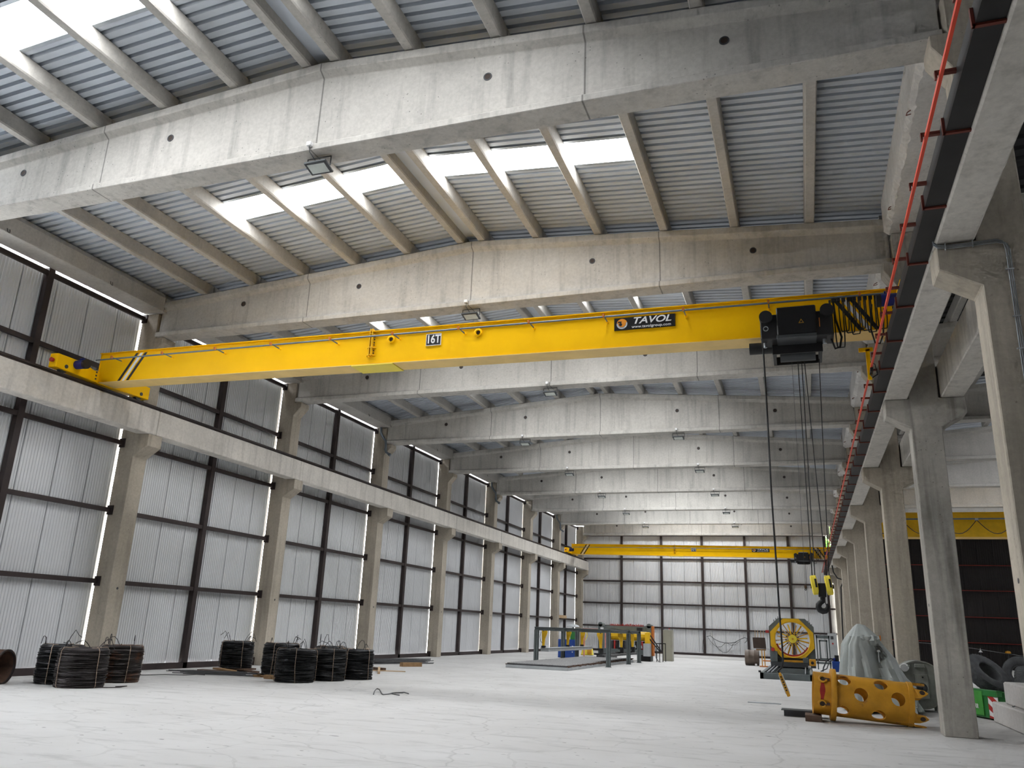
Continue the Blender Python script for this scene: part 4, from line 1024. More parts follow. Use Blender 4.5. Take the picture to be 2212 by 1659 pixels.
MB().cyl((-14.0, 52.0, 0), (-14.0, 52.0, 1.74), 0.05, n=12).build('stand', 'grey_m', o)
tag(o, 'pale grey domed dish on a stand showing above the gantry beam', 'dish')
o = MB().box(-13.55, -11.9, 52.6, 52.9, 1.60, 1.70).box(-13.5, -13.42, 52.7, 52.8, 0, 1.6).box(-12.1, -12.02, 52.7, 52.8, 0, 1.6).build('faded_red_bench', 'pink', loc=(-12.7, 52.7, 0), smooth=0)
tag(o, 'faded red horizontal bar on posts beside the domed dish', 'bar')
o = MB().box(-18.1, -17.75, 62.0, 63.9, 2.40, 2.62).build('timber_shelf', 'wood_l', loc=(-17.9, 63, 2.4), smooth=0)
tag(o, 'pale timber laid on the wall girt of the last left bay', 'timber')

# ------------------------------------------------------------------ cage making machine
o = empty('cage_machine', (-0.75, 40, 0))
b = MB().box(-1.84, 0.18, 35.6, 35.78, 0.0, 0.235).box(-1.84, -1.70, 35.6, 45.0, 0.0, 0.235).box(0.04, 0.18, 35.6, 45.0, 0.0, 0.235).box(-1.84, 0.18, 44.8, 45.0, 0, 0.235)
b.build('base_frame', 'grey_m', o, bevel=0.008, smooth=0)
for i in range(6): MB().box(-1.70, 0.04, 36.6 + 1.3 * i, 36.75 + 1.3 * i, 0.05, 0.2).build('cross_member', 'grey_m', o, smooth=0)
MB().box(-1.69, 0.03, 35.8, 44.8, 0.02, 0.06).build('floor_pan', 'grey_d', o, smooth=0)
for x in (-1.55, -1.40, -0.12, 0.10): MB().box(x - 0.02, x + 0.02, 35.65, 44.8, 0.236, 0.275).build('guide_rail', 'galv', o, smooth=0)
yo = 44.2; cx, cz = -0.665, 1.535
oct_ = [(-1.70, 1.86), (-1.06, 2.52), (-0.32, 2.53), (0.33, 1.88), (0.35, 1.15), (-0.13, 0.66), (-1.22, 0.66), (-1.70, 1.19)]
def ring_plate(outer, r, n_per, y0, y1):
    """plate with a polygon outline and a round opening"""
    m = len(outer); out = []; inn = []
    for i in range(m):
        a, b2 = outer[i], outer[(i + 1) % m]
        for t in range(n_per):
            p = (a[0] + (b2[0] - a[0]) * t / n_per, a[1] + (b2[1] - a[1]) * t / n_per); an = math.atan2(p[1] - cz, p[0] - cx)
            out.append(p); inn.append((cx + r * math.cos(an), cz + r * math.sin(an)))
    k = len(out); mb = MB()
    vs = [(x, y0, z) for x, z in out] + [(x, y0, z) for x, z in inn] + [(x, y1, z) for x, z in out] + [(x, y1, z) for x, z in inn]; fs = []
    for i in range(k):
        j = (i + 1) % k
        fs += [(i, j, k + j, k + i), (2 * k + i, 3 * k + i, 3 * k + j, 2 * k + j), (i, 2 * k + i, 2 * k + j, j), (k + i, k + j, 3 * k + j, 3 * k + i)]
    return mb.add(vs, fs)
ring_plate(oct_, 0.865, 8, yo, yo + 0.16).build('ring_plate', 'yellow_m', o, smooth=40)
goct = [(-1.76, 2.12), (-1.30, 2.54), (-0.02, 2.54), (0.37, 2.16), (0.38, 0.35), (-1.76, 0.35), (-1.76, 1.2)]
ring_plate(goct, 0.88, 8, yo + 0.17, yo + 0.45).build('ring_housing', 'grey_m', o, smooth=40)
MB().lathe([(0.865, 0), (0.865, 0.5), (0.815, 0.5), (0.815, 0.02)], (cx, yo - 0.03, cz), 'y', 48, True).build('rotating_ring', 'yellow_m', o)
MB().lathe([(0.0, 0), (0.19, 0), (0.20, 0.02), (0.20, 0.2), (0.0, 0.2)], (cx + 0.02, yo - 0.12, cz + 0.02), 'y', 32).build('hub', 'lemon', o)
MB().lathe([(0.0, -0.01), (0.05, -0.01), (0.05, 0.0)], (cx + 0.02, yo - 0.12, cz + 0.02), 'y', 16).build('hub_cap', 'ochre', o)
for i in range(22):
    a = 2 * PI * i / 22 + 0.1; c, s = math.cos(a), math.sin(a); w = 0.022 + 0.012 * (i % 3 == 0); r1 = 0.80 if i % 2 else 0.72
    x0, z0 = cx + 0.02 + 0.19 * c, cz + 0.02 + 0.19 * s; x1, z1 = cx + r1 * c, cz + r1 * s
    MB().loft([[(x - w * s, y, z + w * c), (x + w * s, y, z - w * c), (x + w * s, y + 0.05, z - w * c), (x - w * s, y + 0.05, z + w * c)] for x, z, y in ((x0, z0, yo - 0.06), (x1, z1, yo + 0.02 + 0.2 * (i % 2)))]).build('spoke', ('yellow_m', 'ochre', 'wood_l')[i % 3], o, smooth=0)
    xm, zm = cx + 0.30 * c, cz + 0.30 * s
    MB().box(xm - 0.03, xm + 0.03, yo - 0.1, yo - 0.02, zm - 0.03, zm + 0.03).build('spoke_clamp', 'brown_d' if i % 2 else 'yellow_m', o, smooth=0)
seg = MB()
for i in range(24):
    a = math.radians(200 + 130 * i / 23); seg.box(cx + 0.78 * math.cos(a) - 0.04, cx + 0.78 * math.cos(a) + 0.04, yo + 0.1, yo + 0.3, cz + 0.78 * math.sin(a) - 0.04, cz + 0.78 * math.sin(a) + 0.04)
seg.build('red_segment', 'redpaint', o, smooth=0)
MB().box(-1.72, 0.36, yo - 0.5, yo + 0.6, 0.24, 0.44).build('carriage', 'grey_d', o, smooth=0)
MB().box(-1.15, -0.2, yo - 0.35, yo - 0.2, 0.47, 0.56).build('carriage_tray', 'ochre', o, smooth=0)
MB().box(-1.72, -1.40, yo - 0.25, yo + 0.1, 0.45, 0.95).build('gear_housing', 'grey_m', o, bevel=0.01, smooth=0)
MB().cyl((-1.6, yo - 0.34, 1.03), (-1.6, yo - 0.2, 1.03), 0.09, n=18).build('red_lamp', 'redpaint', o)
MB().box(-0.22, 0.02, yo - 0.4, yo - 0.1, 0.45, 0.70).build('gear_housing', 'grey_m', o, bevel=0.01, smooth=0)
MB().box(0.06, 0.36, yo - 1.2, yo - 0.8, 0.36, 0.66).build('feed_head', 'ochre', o, bevel=0.02, smooth=0)
MB().cyl((0.2, yo - 1.24, 0.50), (0.2, yo - 1.2, 0.50), 0.07, n=16).build('feed_roller', 'black', o)
MB().box(0.0, 0.12, yo - 3.5, yo - 0.9, 0.28, 0.36).build('feed_slide', 'galv', o, smooth=0)
MB().box(-1.92, -1.76, yo - 0.05, yo + 0.1, 1.80, 1.93).build('red_box', 'redpaint', o, smooth=0)
MB().cyl((-1.9, 35.75, 0.27), (-1.8, 35.75, 0.27), 0.04, n=10).build('end_stop', 'black', o)
for sx in (-1.5, 0.12):
    for t in range(3):
        x = sx + (0.1 * t if sx < 0 else 0.08 * t); z = 2.40 + (0.08 * t if sx < 0 else -0.08 * t)
        MB().box(x - 0.015, x + 0.015, yo + 0.2, yo + 0.3, z - 0.03, z + 0.06).build('lug', 'grey_d', o, smooth=0)
tag(o, 'cage making machine, a yellow octagon ring with spokes on a long grey base', 'machine')

o = empty('machine_frame', (0.85, 50, 0))
for (x0_, x1_, z0_, z1_) in ((0.50, 1.20, 1.64, 1.80), (0.50, 0.56, 0.0, 1.8), (1.14, 1.20, 0.3, 1.8), (0.64, 0.72, 0.56, 1.56), (1.0, 1.08, 0.56, 1.56), (0.64, 1.08, 1.48, 1.56), (0.64, 1.08, 0.5, 0.60), (0.45, 1.2, 0.30, 0.40)):
    MB().box(x0_, x1_, 50.0, 50.06, z0_, z1_).build('frame_bar', 'grey_m', o, smooth=0)
MB().box(1.13, 1.2, 50.0, 50.06, 0.0, 0.3).build('frame_leg', 'grey_m', o, smooth=0)
tag(o, 'grey window-like steel frame standing right of the yellow octagon', 'frame')
o = empty('control_cabinet', (1.56, 56.2, 0))
MB().box(1.26, 1.78, 56.0, 56.5, 0.0, 1.97).build('cabinet_body', 'grey_l', o, bevel=0.01, smooth=0)
MB().box(1.42, 1.58, 55.98, 56.0, 1.62, 1.80).build('display', 'grey_d', o, smooth=0)
MB().cyl((1.52, 55.96, 1.36), (1.52, 56.0, 1.36), 0.05, n=14).build('stop_button', 'redpaint', o)
tag(o, 'tall light grey control cabinet with a red button near the right back corner', 'cabinet')
# barrel, reel stand
o = empty('steel_barrel', (-3.0, 50.7, 0))
MB().lathe([(0.40, 0.0), (0.425, 0.02), (0.425, 0.20), (0.435, 0.22), (0.425, 0.24), (0.425, 0.50), (0.435, 0.52), (0.425, 0.54), (0.425, 0.73), (0.42, 0.76), (0.39, 0.76), (0.38, 0.60), (0.0, 0.60)], (-3.40, 50.85, 0.435), 'x', 36).build('barrel_shell', 'barrel', o)
MB().disc((-3.40, 50.85, 0.435), (-1, 0, 0), 0.40, 30).build('barrel_end', 'barrel', o)
MB().box(-2.85, -2.74, 50.38, 50.42, 0.02, 0.12).build('tag_plate', 'white', o, smooth=0)
tag(o, 'brown steel barrel lying on its side left of the cage machine', 'barrel')
o = empty('reel_stand', (-2.5, 49.5, 0))
MB().loft([[(-2.86, 49.3, 1.55), (-2.20, 49.3, 1.56), (-2.20, 49.75, 1.56), (-2.86, 49.75, 1.55)], [(-2.83, 49.3, 0.97), (-2.16, 49.3, 0.97), (-2.16, 49.75, 0.97), (-2.83, 49.75, 0.97)]]).build('reel_box', 'brown_d', o, smooth=0)
for i in range(4):
    x = -2.72 + 0.14 * i + (0.03 if i > 1 else 0); MB().box(x - 0.018, x + 0.018, 49.5, 49.54, 1.55, 1.93).build('reel_rod', 'wood_l', o, smooth=0)
MB().box(-2.70, -2.18, 49.35, 49.7, 0.87, 0.95).build('stand_top', 'wood', o, smooth=0)
for x in (-2.40, -2.26): MB().box(x - 0.025, x + 0.025, 49.45, 49.5, 0.0, 0.9).build('stand_leg', 'ochre', o, smooth=0)
MB().box(-2.36, -1.9, 49.44, 49.52, 0.30, 0.36).box(-2.55, -1.75, 49.4, 49.9, 0.0, 0.05).build('stand_base', 'orange', o, smooth=0)
MB().tube([(-2.3, 49.6, 0.95), (-2.0, 49.6, 0.96), (-1.98, 49.6, 0.62), (-2.2, 49.6, 0.63)], 0.01, 6).build('guide_wire', 'grey_d', o)
tag(o, 'dark brown reel box with pale rods on an orange stand above the barrel', 'reel')
# hydraulic unit
o = empty('hydraulic_unit', (1.42, 47.6, 0))
MB().box(1.20, 1.66, 47.4, 48.1, 0.0, 0.52).build('oil_tank', 'blue', o, bevel=0.012, smooth=0)
MB().cyl((1.44, 47.75, 0.52), (1.44, 47.75, 0.82), 0.11, n=18).build('pump_motor', 'black', o)
MB().box(1.26, 1.36, 47.6, 47.8, 0.52, 0.68).build('valve_block', 'bluem', o, smooth=0)
MB().tube([(1.28, 47.7, 0.62), (1.1, 47.6, 0.64), (0.9, 47.4, 0.5), (0.75, 47.2, 0.2), (0.7, 47.0, 0.02)], 0.035, 8).build('hydraulic_hose', 'black', o)
MB().tube([(1.25, 47.6, 0.58), (1.05, 47.3, 0.5), (0.9, 47.0, 0.15), (0.6, 46.8, 0.02)], 0.025, 8).build('hydraulic_hose', 'black', o)
tag(o, 'blue hydraulic tank with a black motor on top beside the grey tarpaulin', 'hydraulic unit')
# cables looped on the back wall
o = empty('wall_cable', (-6, 68.7, 1))
yb = YB - 0.22
for pts in ([(-7.5, 1.46), (-7.2, 1.52), (-6.9, 1.28), (-6.5, 1.1), (-6.1, 1.03), (-5.7, 1.03), (-5.3, 1.12), (-4.9, 1.35), (-4.6, 1.48), (-4.4, 1.45), (-4.42, 1.25), (-4.6, 1.08)],
            [(-7.4, 1.4), (-7.2, 1.1), (-6.9, 0.8), (-6.7, 0.68), (-6.4, 0.72), (-6.1, 1.0)], [(-7.0, 1.3), (-6.8, 0.8), (-6.5, 0.45), (-6.2, 0.28), (-5.9, 0.36), (-5.6, 0.7), (-5.5, 0.95), (-5.2, 1.15)],
            [(-5.9, 1.0), (-5.6, 0.86), (-5.3, 0.95), (-4.9, 1.25)], [(-7.7, 1.5), (-7.8, 1.1), (-7.85, 0.5), (-7.8, 0.25)]):
    MB().tube([(x, yb, z) for x, z in pts], 0.022 if len(pts) > 10 else 0.015, 6).build('cable', 'black', o)
tag(o, 'tangle of black cables looped across the lower back wall', 'cable')
o = MB().tube([(1.9, 58.5, 6.3), (1.95, 58.7, 5.9), (2.2, 59.4, 5.55), (2.6, 59.8, 5.45), (2.4, 60.0, 5.0), (2.35, 60.2, 3.6), (2.3, 60.3, 1.8), (2.25, 60.3, 0.05)], 0.045, 8).build('supply_cable', 'black', loc=(2.2, 60, 0))
tag(o, 'thick black supply cable drooping between the far right columns', 'cable')

# ------------------------------------------------------------------ perforated yellow casing tube
o = empty('casing_tube', (1.1, 18.9, 0))
ax0, ax1 = Vector((0.06, 18.90, 0.545)), Vector((1.90, 18.985, 0.415)); dirx = (ax1 - ax0).normalized()
rotm = Matrix((dirx, Vector((0, 0, 1)).cross(dirx).normalized(), dirx.cross(Vector((0, 0, 1)).cross(dirx)).normalized())).transposed().to_4x4()
TC = Matrix.Translation(ax0) @ rotm; LC = (ax1 - ax0).length; RC = 0.41
def shell_with_holes():
    sh = MB().lathe([(RC, 0), (RC, LC), (RC - 0.035, LC), (RC - 0.035, 0)], (0, 0, 0), 'x', 96, True)
    so = sh.build('tmp_shell', 'ochre', smooth=0)
    cu = MB()
    for row, (ang, xs) in enumerate(((52, (0.62, 1.30)), (13, (0.92, 1.60)), (-42, (0.58, 1.25)), (100, (0.92, 1.60)), (145, (0.62, 1.30)), (190, (0.92, 1.60)), (235, (0.6, 1.27)))):
        for x in xs:
            a = math.radians(ang); d = Vector((0, -math.cos(a), math.sin(a)))
            cu.cyl(Vector((x - 0.04, 0, 0)) + d * 0.22, Vector((x - 0.04, 0, 0)) + d * 0.6, 0.128, n=28)
    cuo = cu.build('tmp_cut', 'ochre', smooth=0)
    md = so.modifiers.new('b', 'BOOLEAN'); md.operation = 'DIFFERENCE'; md.object = cuo; md.solver = 'EXACT'
    dg = bpy.context.evaluated_depsgraph_get(); dg.update()
    me = bpy.data.meshes.new_from_object(so.evaluated_get(dg))
    vs = [TC @ v.co for v in me.vertices]; fs = [tuple(p.vertices) for p in me.polygons]
    for x in (so, cuo): bpy.data.objects.remove(x)
    mb = MB(); mb.v = vs; mb.f = [list(f) for f in fs]; return mb
shell_with_holes().build('casing_shell', 'ochre', o, smooth=35)
def LB(): m = MB(); m.T = TC; return m
LB().lathe([(RC, 0.33), (0.50, 0.33), (0.505, 0.34), (0.505, 0.42), (0.50, 0.43), (RC, 0.43)], (0, 0, 0), 'x', 64).build('collar_ring', 'ochre', o)
LB().lathe([(RC, LC - 0.09), (RC + 0.018, LC - 0.085), (RC + 0.018, LC + 0.005), (RC - 0.035, LC + 0.005)], (0, 0, 0), 'x', 64).build('end_band', 'ochre', o)
for i, ang in enumerate((38, 100, 160, 220, 280, -32)):
    a0 = math.radians(ang); w = 0.30; pr = []
    m = LB()
    U = [(-w, LC), (-w * 0.9, LC + 0.10), (-w * 0.45, LC + 0.2), (0, LC + 0.26), (w * 0.45, LC + 0.2), (w * 0.6, LC + 0.05), (w, LC)]
    def pt(da, x, r): a = a0 + da; return (x, -r * math.cos(a), r * math.sin(a))
    m.loft([[pt(da, x, r) for da, x in U] for r in (RC - 0.03, RC + 0.012)])
    t = m.build('lug', 'ochre', o, smooth=0)
    m = LB(); c = Vector(pt(0, LC + 0.15, RC + 0.0145)); m.disc(c, Vector((0, -math.cos(a0), math.sin(a0))), 0.05, 18); m.build('lug_hole', 'brown_d', t)
for ang, x in ((43, 0.17), (-24, 0.16)):
    a = math.radians(ang); d = Vector((0, -math.cos(a), math.sin(a))); c = Vector((x, 0, 0)) + d * (RC + 0.02)
    e1 = Vector((1, 0, 0)); e2 = d.cross(e1)
    LB().tube([c + (e1 * math.cos(t) + e2 * math.sin(t)) * 0.07 for t in [2 * PI * i / 16 for i in range(16)]], 0.02, 8, closed=True).build('lock_ring', 'ochre', o)
    LB().disc(c, d, 0.055, 16).build('lock_hole', 'brown_d', o)
    LB().box(0.20, 0.30, c.y - 0.02, c.y + 0.02, c.z - 0.02, c.z + 0.03).build('lock_pin', 'rust', o)
m = LB(); pts = []
for i in range(9):
    a = math.radians(-14 + 46 * i / 8); pts.append(a)
m.loft([[(x, -(RC + 0.004) * math.cos(a), (RC + 0.004) * math.sin(a)) for x in (0.12 - 0.01 * math.sin(a * 9), 0.20 + 0.015 * math.sin(a * 7))] for a in pts], False, False)
m.build('red_mark', 'redpaint', o)
tag(o, 'large yellow perforated steel casing tube lying beside the stained column', 'casing tube')
o = MB().box(-0.12, 0.20, 18.55, 19.2, 0.0, 0.12).build('timber_block', 'wood_d', loc=(0.05, 18.9, 0), smooth=0, bevel=0.006)
tag(o, 'dark timber block under the left end of the yellow casing tube', 'timber')
o = MB().box(-0.55, 0.15, 19.45, 19.7, 0.0, 0.12).box(-0.6, 0.3, 19.35, 19.8, 0.12, 0.135).build('steel_plate', 'grey_d', loc=(-0.2, 19.6, 0), smooth=0)
tag(o, 'flat steel plate on the floor behind the left end of the casing tube', 'steel plate')
o = MB().box(-1.5, -0.7, 22.6, 22.85, 0.0, 0.012).build('steel_strip', 'galv', loc=(-1.1, 22.7, 0), smooth=0)
tag(o, 'thin grey steel strip flat on the floor left of the casing tube', 'steel strip')

# ------------------------------------------------------------------ tarpaulin covered machine
o = empty('covered_machine', (1.5, 22.6, 0))
def interp(tab, z):
    for (z0, a), (z1, b) in zip(tab, tab[1:]):
        if z0 >= z >= z1: return a + (b - a) * (z0 - z) / (z0 - z1)
    return tab[-1][1] if z < tab[-1][0] else tab[0][1]
LX = [(2.0, 1.20), (1.93, 1.12), (1.82, 1.03), (1.52, 0.84), (1.2, 0.81), (0.8, 0.78), (0.0, 0.80)]
RX = [(2.0, 1.24), (1.965, 1.38), (1.73, 1.60), (1.55, 1.72), (1.25, 1.96), (0.9, 2.11), (0.60, 2.26), (0.3, 2.36), (0.0, 2.42)]
FY = [(2.0, 22.3), (1.78, 21.85), (1.70, 21.75), (1.5, 21.72), (0.8, 21.55), (0.0, 21.45)]
BY = [(2.0, 22.5), (1.8, 22.9), (1.2, 23.1), (0.0, 23.3)]
zs = [1.995, 1.97, 1.93, 1.87, 1.80, 1.74, 1.70, 1.62, 1.5, 1.35, 1.2, 1.0, 0.8, 0.6, 0.4, 0.2, 0.06]
n = 110; secs = []
for z in zs:
    l, r_, f_, b_ = (interp(t, z) for t in (LX, RX, FY, BY)); mx, my = (l + r_) / 2, (f_ + b_) / 2; hx, hy = (r_ - l) / 2, (b_ - f_) / 2; sec = []
    t = (2.0 - z) / 2.0
    for i in range(n):
        a = 2 * PI * i / n; c, s = math.cos(a), math.sin(a); e = 0.62
        x = mx + hx * math.copysign(abs(c) ** e, c); y = my + hy * math.copysign(abs(s) ** e, s)
        fold = 0.13 * min(1.0, 1.4 * t) * (0.7 * (1 - 2 * abs(math.sin(a * 4.5 + 1.1 * z + 0.8 * math.sin(2.3 * z)))) + 0.4 * (1 - 2 * abs(math.sin(a * 8 + 0.5 - 2.2 * z)))) + 0.03 * mnoise.noise((x * 3, y * 3, z * 3))
        # tied pinch in the middle of the front: cloth pulled in around it
        if s < 0 and z < 1.69:
            px = 1.60; d = abs(x - px); k = max(0, 1 - d / 0.38); y += 0.62 * k ** 1.5 * min(1, (1.69 - z) / 0.28) * (1.0 if z > 1.1 else 0.75)
        y += fold * abs(s); x += fold * abs(c)
        sec.append((x, y, z))
    secs.append(sec)
mb = MB(); mb.loft(secs, caps=True); mb.build('tarpaulin', 'tarp', o, smooth=24)
# flap overhanging the front under the crest, and the tie
mb = MB(); F = []
for i in range(13):
    x = 1.20 + 0.42 * i / 12; F.append([(x, 21.80 - 0.05 * math.sin(i * 0.9), 1.73 + 0.01 * math.sin(i)), (x + 0.02, 21.74 - 0.03 * math.sin(i * 0.9 + 1), 1.66 - 0.05 * math.sin(PI * i / 12)), (x + 0.03, 21.86, 1.60 - 0.10 * math.sin(PI * i / 12))])
mb.loft(F, False, False); mb.build('tarpaulin_flap', 'tarp', o, smooth=60)
MB().tube([(1.585, 21.95, 1.42), (1.60, 21.90, 1.36), (1.59, 21.92, 1.25), (1.60, 21.95, 1.12)], 0.015, 6).box(1.56, 1.63, 21.86, 21.93, 1.36, 1.41).build('tie_rope', 'grey_l', o)
MB().box(1.66, 1.69, 22.1, 22.14, 1.62, 1.74).build('orange_tip', 'orange', o)
tag(o, 'tall machine wrapped in a folded grey tarpaulin behind the yellow casing tube', 'covered machine')

# ------------------------------------------------------------------ round grey tank
o = empty('round_tank', (2.62, 23.6, 0))
cxk, czk, Rk = 2.58, 0.62, 0.565
MB().lathe([(0.0, 0.03), (Rk - 0.03, 0.03), (Rk - 0.03, 0.0), (Rk, 0.0), (Rk, 0.05), (Rk - 0.015, 0.06), (Rk - 0.015, 0.80), (Rk, 0.81), (Rk, 0.86), (0.0, 0.86)], (cxk, 23.2, czk), 'y', 56).build('tank_shell', 'tank', o)
MB().box(cxk - 0.13, cxk + 0.17, 23.17, 23.235, 0.30, 0.86).build('service_panel', 'tank', o, smooth=0, bevel=0.006)
MB().box(cxk - 0.10, cxk + 0.12, 23.13, 23.23, 1.02, 1.10).build('handle_plate', 'tank', o, smooth=0, bevel=0.008)
MB().lathe([(0.11, -0.02), (0.12, 0.0), (0.0, -0.025)], (cxk + 0.02, 23.17, 0.55), 'y', 20).build('round_flange', 'grey_d', o)
for dx, z in ((0.02, 0.55), (0.06, 0.62), (-0.01, 0.48), (0.05, 0.80)): MB().cyl((cxk + dx, 23.13, z), (cxk + dx, 23.18, z), 0.018, n=8).build('bolt', 'black', o)
for x in (cxk - 0.32, cxk + 0.36):
    for y in (23.3, 23.9): MB().cyl((x, y, 0.0), (x, y, 0.26), 0.03, 0.05, n=8).build('foot', 'tank', o)
MB().cyl((2.24, 23.12, 1.0), (2.27, 23.2, 1.02), 0.09, n=18).build('white_flange', 'white', o)
tag(o, 'round dark grey steel tank between the tarpaulin and the stained column', 'tank')

# ------------------------------------------------------------------ green counterweight box
o = empty('green_container', (4.3, 22.5, 0))
def quad_prism(pts, z0, z1): return MB().loft([[(x, y, z) for x, y in pts] for z in (z0, z1)])
A_, B_ = Vector((3.55, 22.75)), Vector((3.93, 21.78))
quad_prism([(3.55, 22.75), (3.78, 22.1), (3.95, 21.78), (5.1, 21.95), (5.05, 23.3), (3.75, 23.4)], 0.03, 0.52).build('container_body', 'green', o, bevel=0.02, smooth=0)
quad_prism([(3.53, 22.77), (3.76, 22.09), (3.93, 21.75), (4.06, 21.78), (3.88, 22.15), (3.68, 22.75)], 0.50, 0.64).build('top_rim', 'green', o, bevel=0.01, smooth=0)
quad_prism([(4.06, 21.8), (5.1, 21.96), (5.1, 22.1), (4.06, 21.95)], 0.50, 0.62).build('top_rim', 'green', o, bevel=0.01, smooth=0)
quad_prism([(3.537, 22.74), (3.715, 22.20), (3.735, 22.21), (3.56, 22.75)], 0.08, 0.60).build('side_panel', 'green_lt', o, smooth=0)
sp = quad_prism([(3.80, 22.04), (3.945, 21.755), (3.955, 21.76), (3.81, 22.045)], 0.04, 0.62).build('warning_board', 'white', o, smooth=0)
a2, b2 = Vector((3.797, 22.037, 0)), Vector((3.942, 21.752, 0))
for i in range(-1, 3):
    zA = 0.62 - 0.26 * i
    V = lambda p, z: Vector((p.x - 0.002, p.y - 0.001, min(0.62, max(0.04, z))))
    MB().add([V(a2, zA), V(b2, zA - 0.22), V(b2, zA - 0.36), V(a2, zA - 0.13)], [(0, 1, 2, 3)]).build('red_stripe', 'redpaint', sp, smooth=0)
rz = math.atan2(-(22.74 - 22.20), (3.715 - 3.537)) 
text('lettering', 'HERR', 'white', o, (3.60 - 0.002, 22.515, 0.26), 0.13, rot=(PI / 2, 0, rz), bold=0.004)
tag(o, 'low green box with red and white stripes right of the stained column', 'container')

# ------------------------------------------------------------------ tyres
def tyre(c, nrm, R, W, label, tread=36):
    o = empty('tyre', (c[0], c[1], c[2] - R * 0.8))
    nrm = Vector(nrm).normalized(); q = Vector((1, 0, 0)).rotation_difference(nrm).to_matrix().to_4x4(); T = Matrix.Translation(c) @ q
    w = W / 2; ri = R * 0.50
    m = MB(); m.T = T
    m.lathe([(ri, -w * 0.72), (ri * 1.08, -w * 0.86), (R * 0.74, -w), (R * 0.90, -w * 0.96), (R * 0.975, -w * 0.80), (R, -w * 0.6), (R, w * 0.6), (R * 0.975, w * 0.80), (R * 0.90, w * 0.96), (R * 0.74, w), (ri * 1.08, w * 0.86), (ri, w * 0.72), (ri * 1.02, 0)], (0, 0, 0), 'x', 48, True)
    m.build('casing', 'rubber', o)
    for s in (1, -1):
        t = MB(); t.T = T
        for i in range(tread):
            a = 2 * PI * i / tread; a2 = a + 2 * PI / tread * 0.55
            P = lambda an, r, x: (x, r * math.cos(an), r * math.sin(an))
            for j in range(2):
                x0 = s * w * (0.06 + 0.40 * j); x1 = s * w * (0.40 + 0.40 * j); sk = 0.06 * (1 if j else -1)
                t.add([P(a, R * 0.995, x0), P(a2, R * 0.995, x0), P(a2 + sk, R * 0.98, x1), P(a + sk, R * 0.98, x1), P(a, R * 1.022, x0), P(a2, R * 1.022, x0), P(a2 + sk, R * 1.012, x1), P(a + sk, R * 1.012, x1)],
                      [(0, 3, 2, 1), (4, 5, 6, 7), (0, 1, 5, 4), (1, 2, 6, 5), (2, 3, 7, 6), (3, 0, 4, 7)])
        t.build('tread', 'rubber', o)
    tag(o, label, 'tyre', 'big tyres behind the concrete blocks'); return o
tyre((4.22, 24.2, 0.90), (0.50, -0.52, 0.69), 0.55, 0.34, 'big tyre leaning flat towards the right above the green box')
tyre((5.2, 25.3, 0.94), (-0.25, -1.0, 0.12), 0.42, 0.30, 'big tyre standing upright at the right, partly behind the edge column')
tyre((5.08, 24.05, 0.74), (0.8, -0.6, 0.15), 0.42, 0.30, 'tyre with bright zigzag tread just above the upper concrete block')
o = empty('timber_crate', (4.5, 24.3, 0))
MB().box(3.9, 4.68, 23.9, 25.0, 0.0, 0.40).box(4.75, 5.8, 23.6, 24.5, 0.0, 0.30).box(4.75, 6.0, 24.9, 25.8, 0.0, 0.50).build('crate_body', 'wood_d', o, smooth=0)
for x in (4.0, 4.5, 5.0): MB().box(x, x + 0.1, 23.87, 23.9, 0, 0.42).build('crate_batten', 'wood_d', o, smooth=0)
tag(o, 'dark timber crate under the big tyres', 'crate')
# concrete blocks
o = MB().box(3.78, 4.75, 14.5, 21.55, 0.0, 0.43).build('concrete_block', 'block', loc=(4.2, 18, 0), bevel=0.03, smooth=0)
tag(o, 'long pale concrete block on the floor at the right edge', 'concrete block', 'pale concrete blocks')
o = empty('concrete_block', (4.3, 18, 0.432))
MB().box(3.90, 4.8, 14.5, 20.75, 0.432, 0.88).build('block_body', 'block', o, bevel=0.03, smooth=0)
MB().tube([(3.91, 19.9, 0.46), (3.86, 19.9, 0.43), (3.85, 19.95, 0.40), (3.88, 20.0, 0.44)], 0.01, 6).build('lifting_loop', 'grey_d', o)
tag(o, 'upper pale concrete block lying on the long one at the right edge', 'concrete block', 'pale concrete blocks')
# leaning planks and small objects against the dark wall
o = empty('leaning_planks', (3.0, 30, 0))
for (x0_, y0_, x1_, z1_) in ((3.55, 30.2, 2.86, 2.1), (3.75, 30.4, 2.95, 2.0), (3.4, 30.0, 2.84, 1.4)):
    a, b = Vector((x0_, y0_, 0.0)), Vector((x1_, y0_ + 0.25, z1_)); s = Vector((0.05, 0.09, 0))
    u_ = Vector((0.03, -0.02, 0.02))
    MB().loft([[p - s, p + s, p + s + u_, p - s + u_] for p in (a, b)]).build('plank', 'wood_d', o, smooth=0)
tag(o, 'dark planks leaning beside the third right column', 'planks')
o = empty('work_lamp', (13.0, 67.8, 0))
MB().cyl((13.3, 67.8, 0.0), (13.3, 67.8, 1.1), 0.03, n=8).build('lamp_post', 'grey_d', o)
MB().lathe([(0.0, 1.32), (0.16, 1.28), (0.2, 1.15), (0.0, 1.12)], (13.3, 67.8, 0), 'z', 16).build('lamp_head', 'ochre', o)
tag(o, 'small yellow lamp on a post by the dark back wall', 'lamp')
o = empty('white_funnel', (11.8, 67.8, 0))
MB().lathe([(0.01, 1.42), (0.02, 1.30), (0.14, 1.14), (0.0, 1.14)], (11.6, 67.8, 0), 'z', 16).build('funnel', 'white', o)
MB().cyl((11.6, 67.8, 0), (11.6, 67.8, 1.15), 0.03, n=8).build('funnel_post', 'grey_d', o)
tag(o, 'small white funnel on a post by the dark back wall', 'funnel')
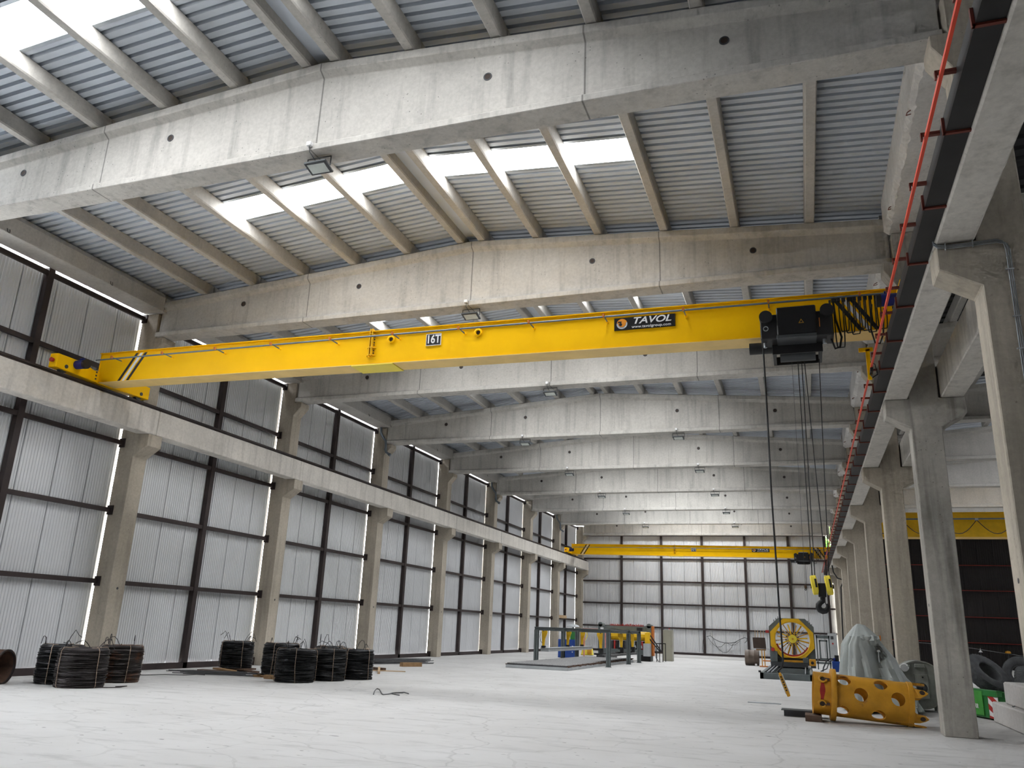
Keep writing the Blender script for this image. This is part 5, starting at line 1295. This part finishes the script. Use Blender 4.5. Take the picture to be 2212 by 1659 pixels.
o = MB().tube([(2.9, 67.0, 1.9), (5.5, 67.2, 1.72), (8.0, 67.4, 1.62), (11.0, 67.6, 1.40), (13.0, 67.8, 1.15), (16.0, 67.9, 0.8)], 0.012, 6).build('hanging_cable', 'grey_l', loc=(8, 67.3, 1.4))
tag(o, 'thin pale cable sagging in front of the dark back wall', 'cable')

# ------------------------------------------------------------------ greenery outside the gap in the back wall
o = empty('tree', (3.2, 80, 0))
MB().tube([(3.2, 80, -0.2), (3.3, 80.1, 3), (3.1, 80, 6)], [0.25, 0.2, 0.12], 10).build('trunk', 'bark', o)
rr = random.Random(3); mb = MB()
for i in range(1500):
    p = Vector((rr.gauss(0, 1), rr.gauss(0, 1), rr.gauss(0, 1))).normalized() * rr.uniform(0.5, 1) ; p = Vector((3.2 + 3.2 * p.x, 80 + 2.0 * p.y, 9.6 + 4.2 * p.z))
    d = Vector((rr.gauss(0, 1), rr.gauss(0, 1), rr.gauss(0, 1))).normalized(); e = d.orthogonal().normalized(); s = rr.uniform(0.2, 0.4)
    mb.add([p - d * s, p + e * s * 0.5, p + d * s, p - e * s * 0.5], [(0, 1, 2, 3)])
mb.build('foliage', 'leaf', o, kind='stuff', smooth=0)
tag(o, 'bright green tree outside, glimpsed through the gap by the back right corner', 'tree')
MB().box(-30, 40, 70.6, 95, -0.35, -0.2).build('ground_outside', 'block', kind='structure', smooth=0)
# ------------------------------------------------------------------ world, camera, render look
w = bpy.data.worlds.new('overcast_sky'); scene.world = w; w.use_nodes = True
bg = w.node_tree.nodes['Background']; bg.inputs['Color'].default_value = (0.93, 0.96, 1.0, 1); bg.inputs['Strength'].default_value = 14.0

cam = bpy.data.cameras.new('camera'); co = bpy.data.objects.new('camera', cam); COL.objects.link(co); scene.camera = co
cam.sensor_width = 36; cam.sensor_fit = 'HORIZONTAL'; cam.lens = 36 * 1741.0433 / 2212; cam.clip_end = 300
yaw, pitch, roll = 0.3469, 0.2925, 0.0397
f = Vector((-math.sin(yaw) * math.cos(pitch), math.cos(yaw) * math.cos(pitch), math.sin(pitch)))
r = Vector((math.cos(yaw), math.sin(yaw), 0)); u = r.cross(f)
r2 = r * math.cos(roll) + u * math.sin(roll); u2 = -r * math.sin(roll) + u * math.cos(roll)
mt = Matrix((r2, u2, -f)).transposed().to_4x4(); mt.translation = (0, 0, 1.6)
co.matrix_world = mt
vs = scene.view_settings; scene.display_settings.display_device = 'sRGB'
vs.view_transform = 'Standard'; vs.look = 'None'; vs.gamma = 1.0; vs.use_curve_mapping = False; vs.exposure = EXPOSURE
cy = scene.cycles
cy.use_denoising = True; cy.max_bounces = 5; cy.use_adaptive_sampling = True; cy.adaptive_threshold = 0.08; cy.adaptive_min_samples = 16; cy.diffuse_bounces = 3; cy.glossy_bounces = 2; cy.transmission_bounces = 2
cy.caustics_reflective = False; cy.caustics_refractive = False; cy.sample_clamp_indirect = 20
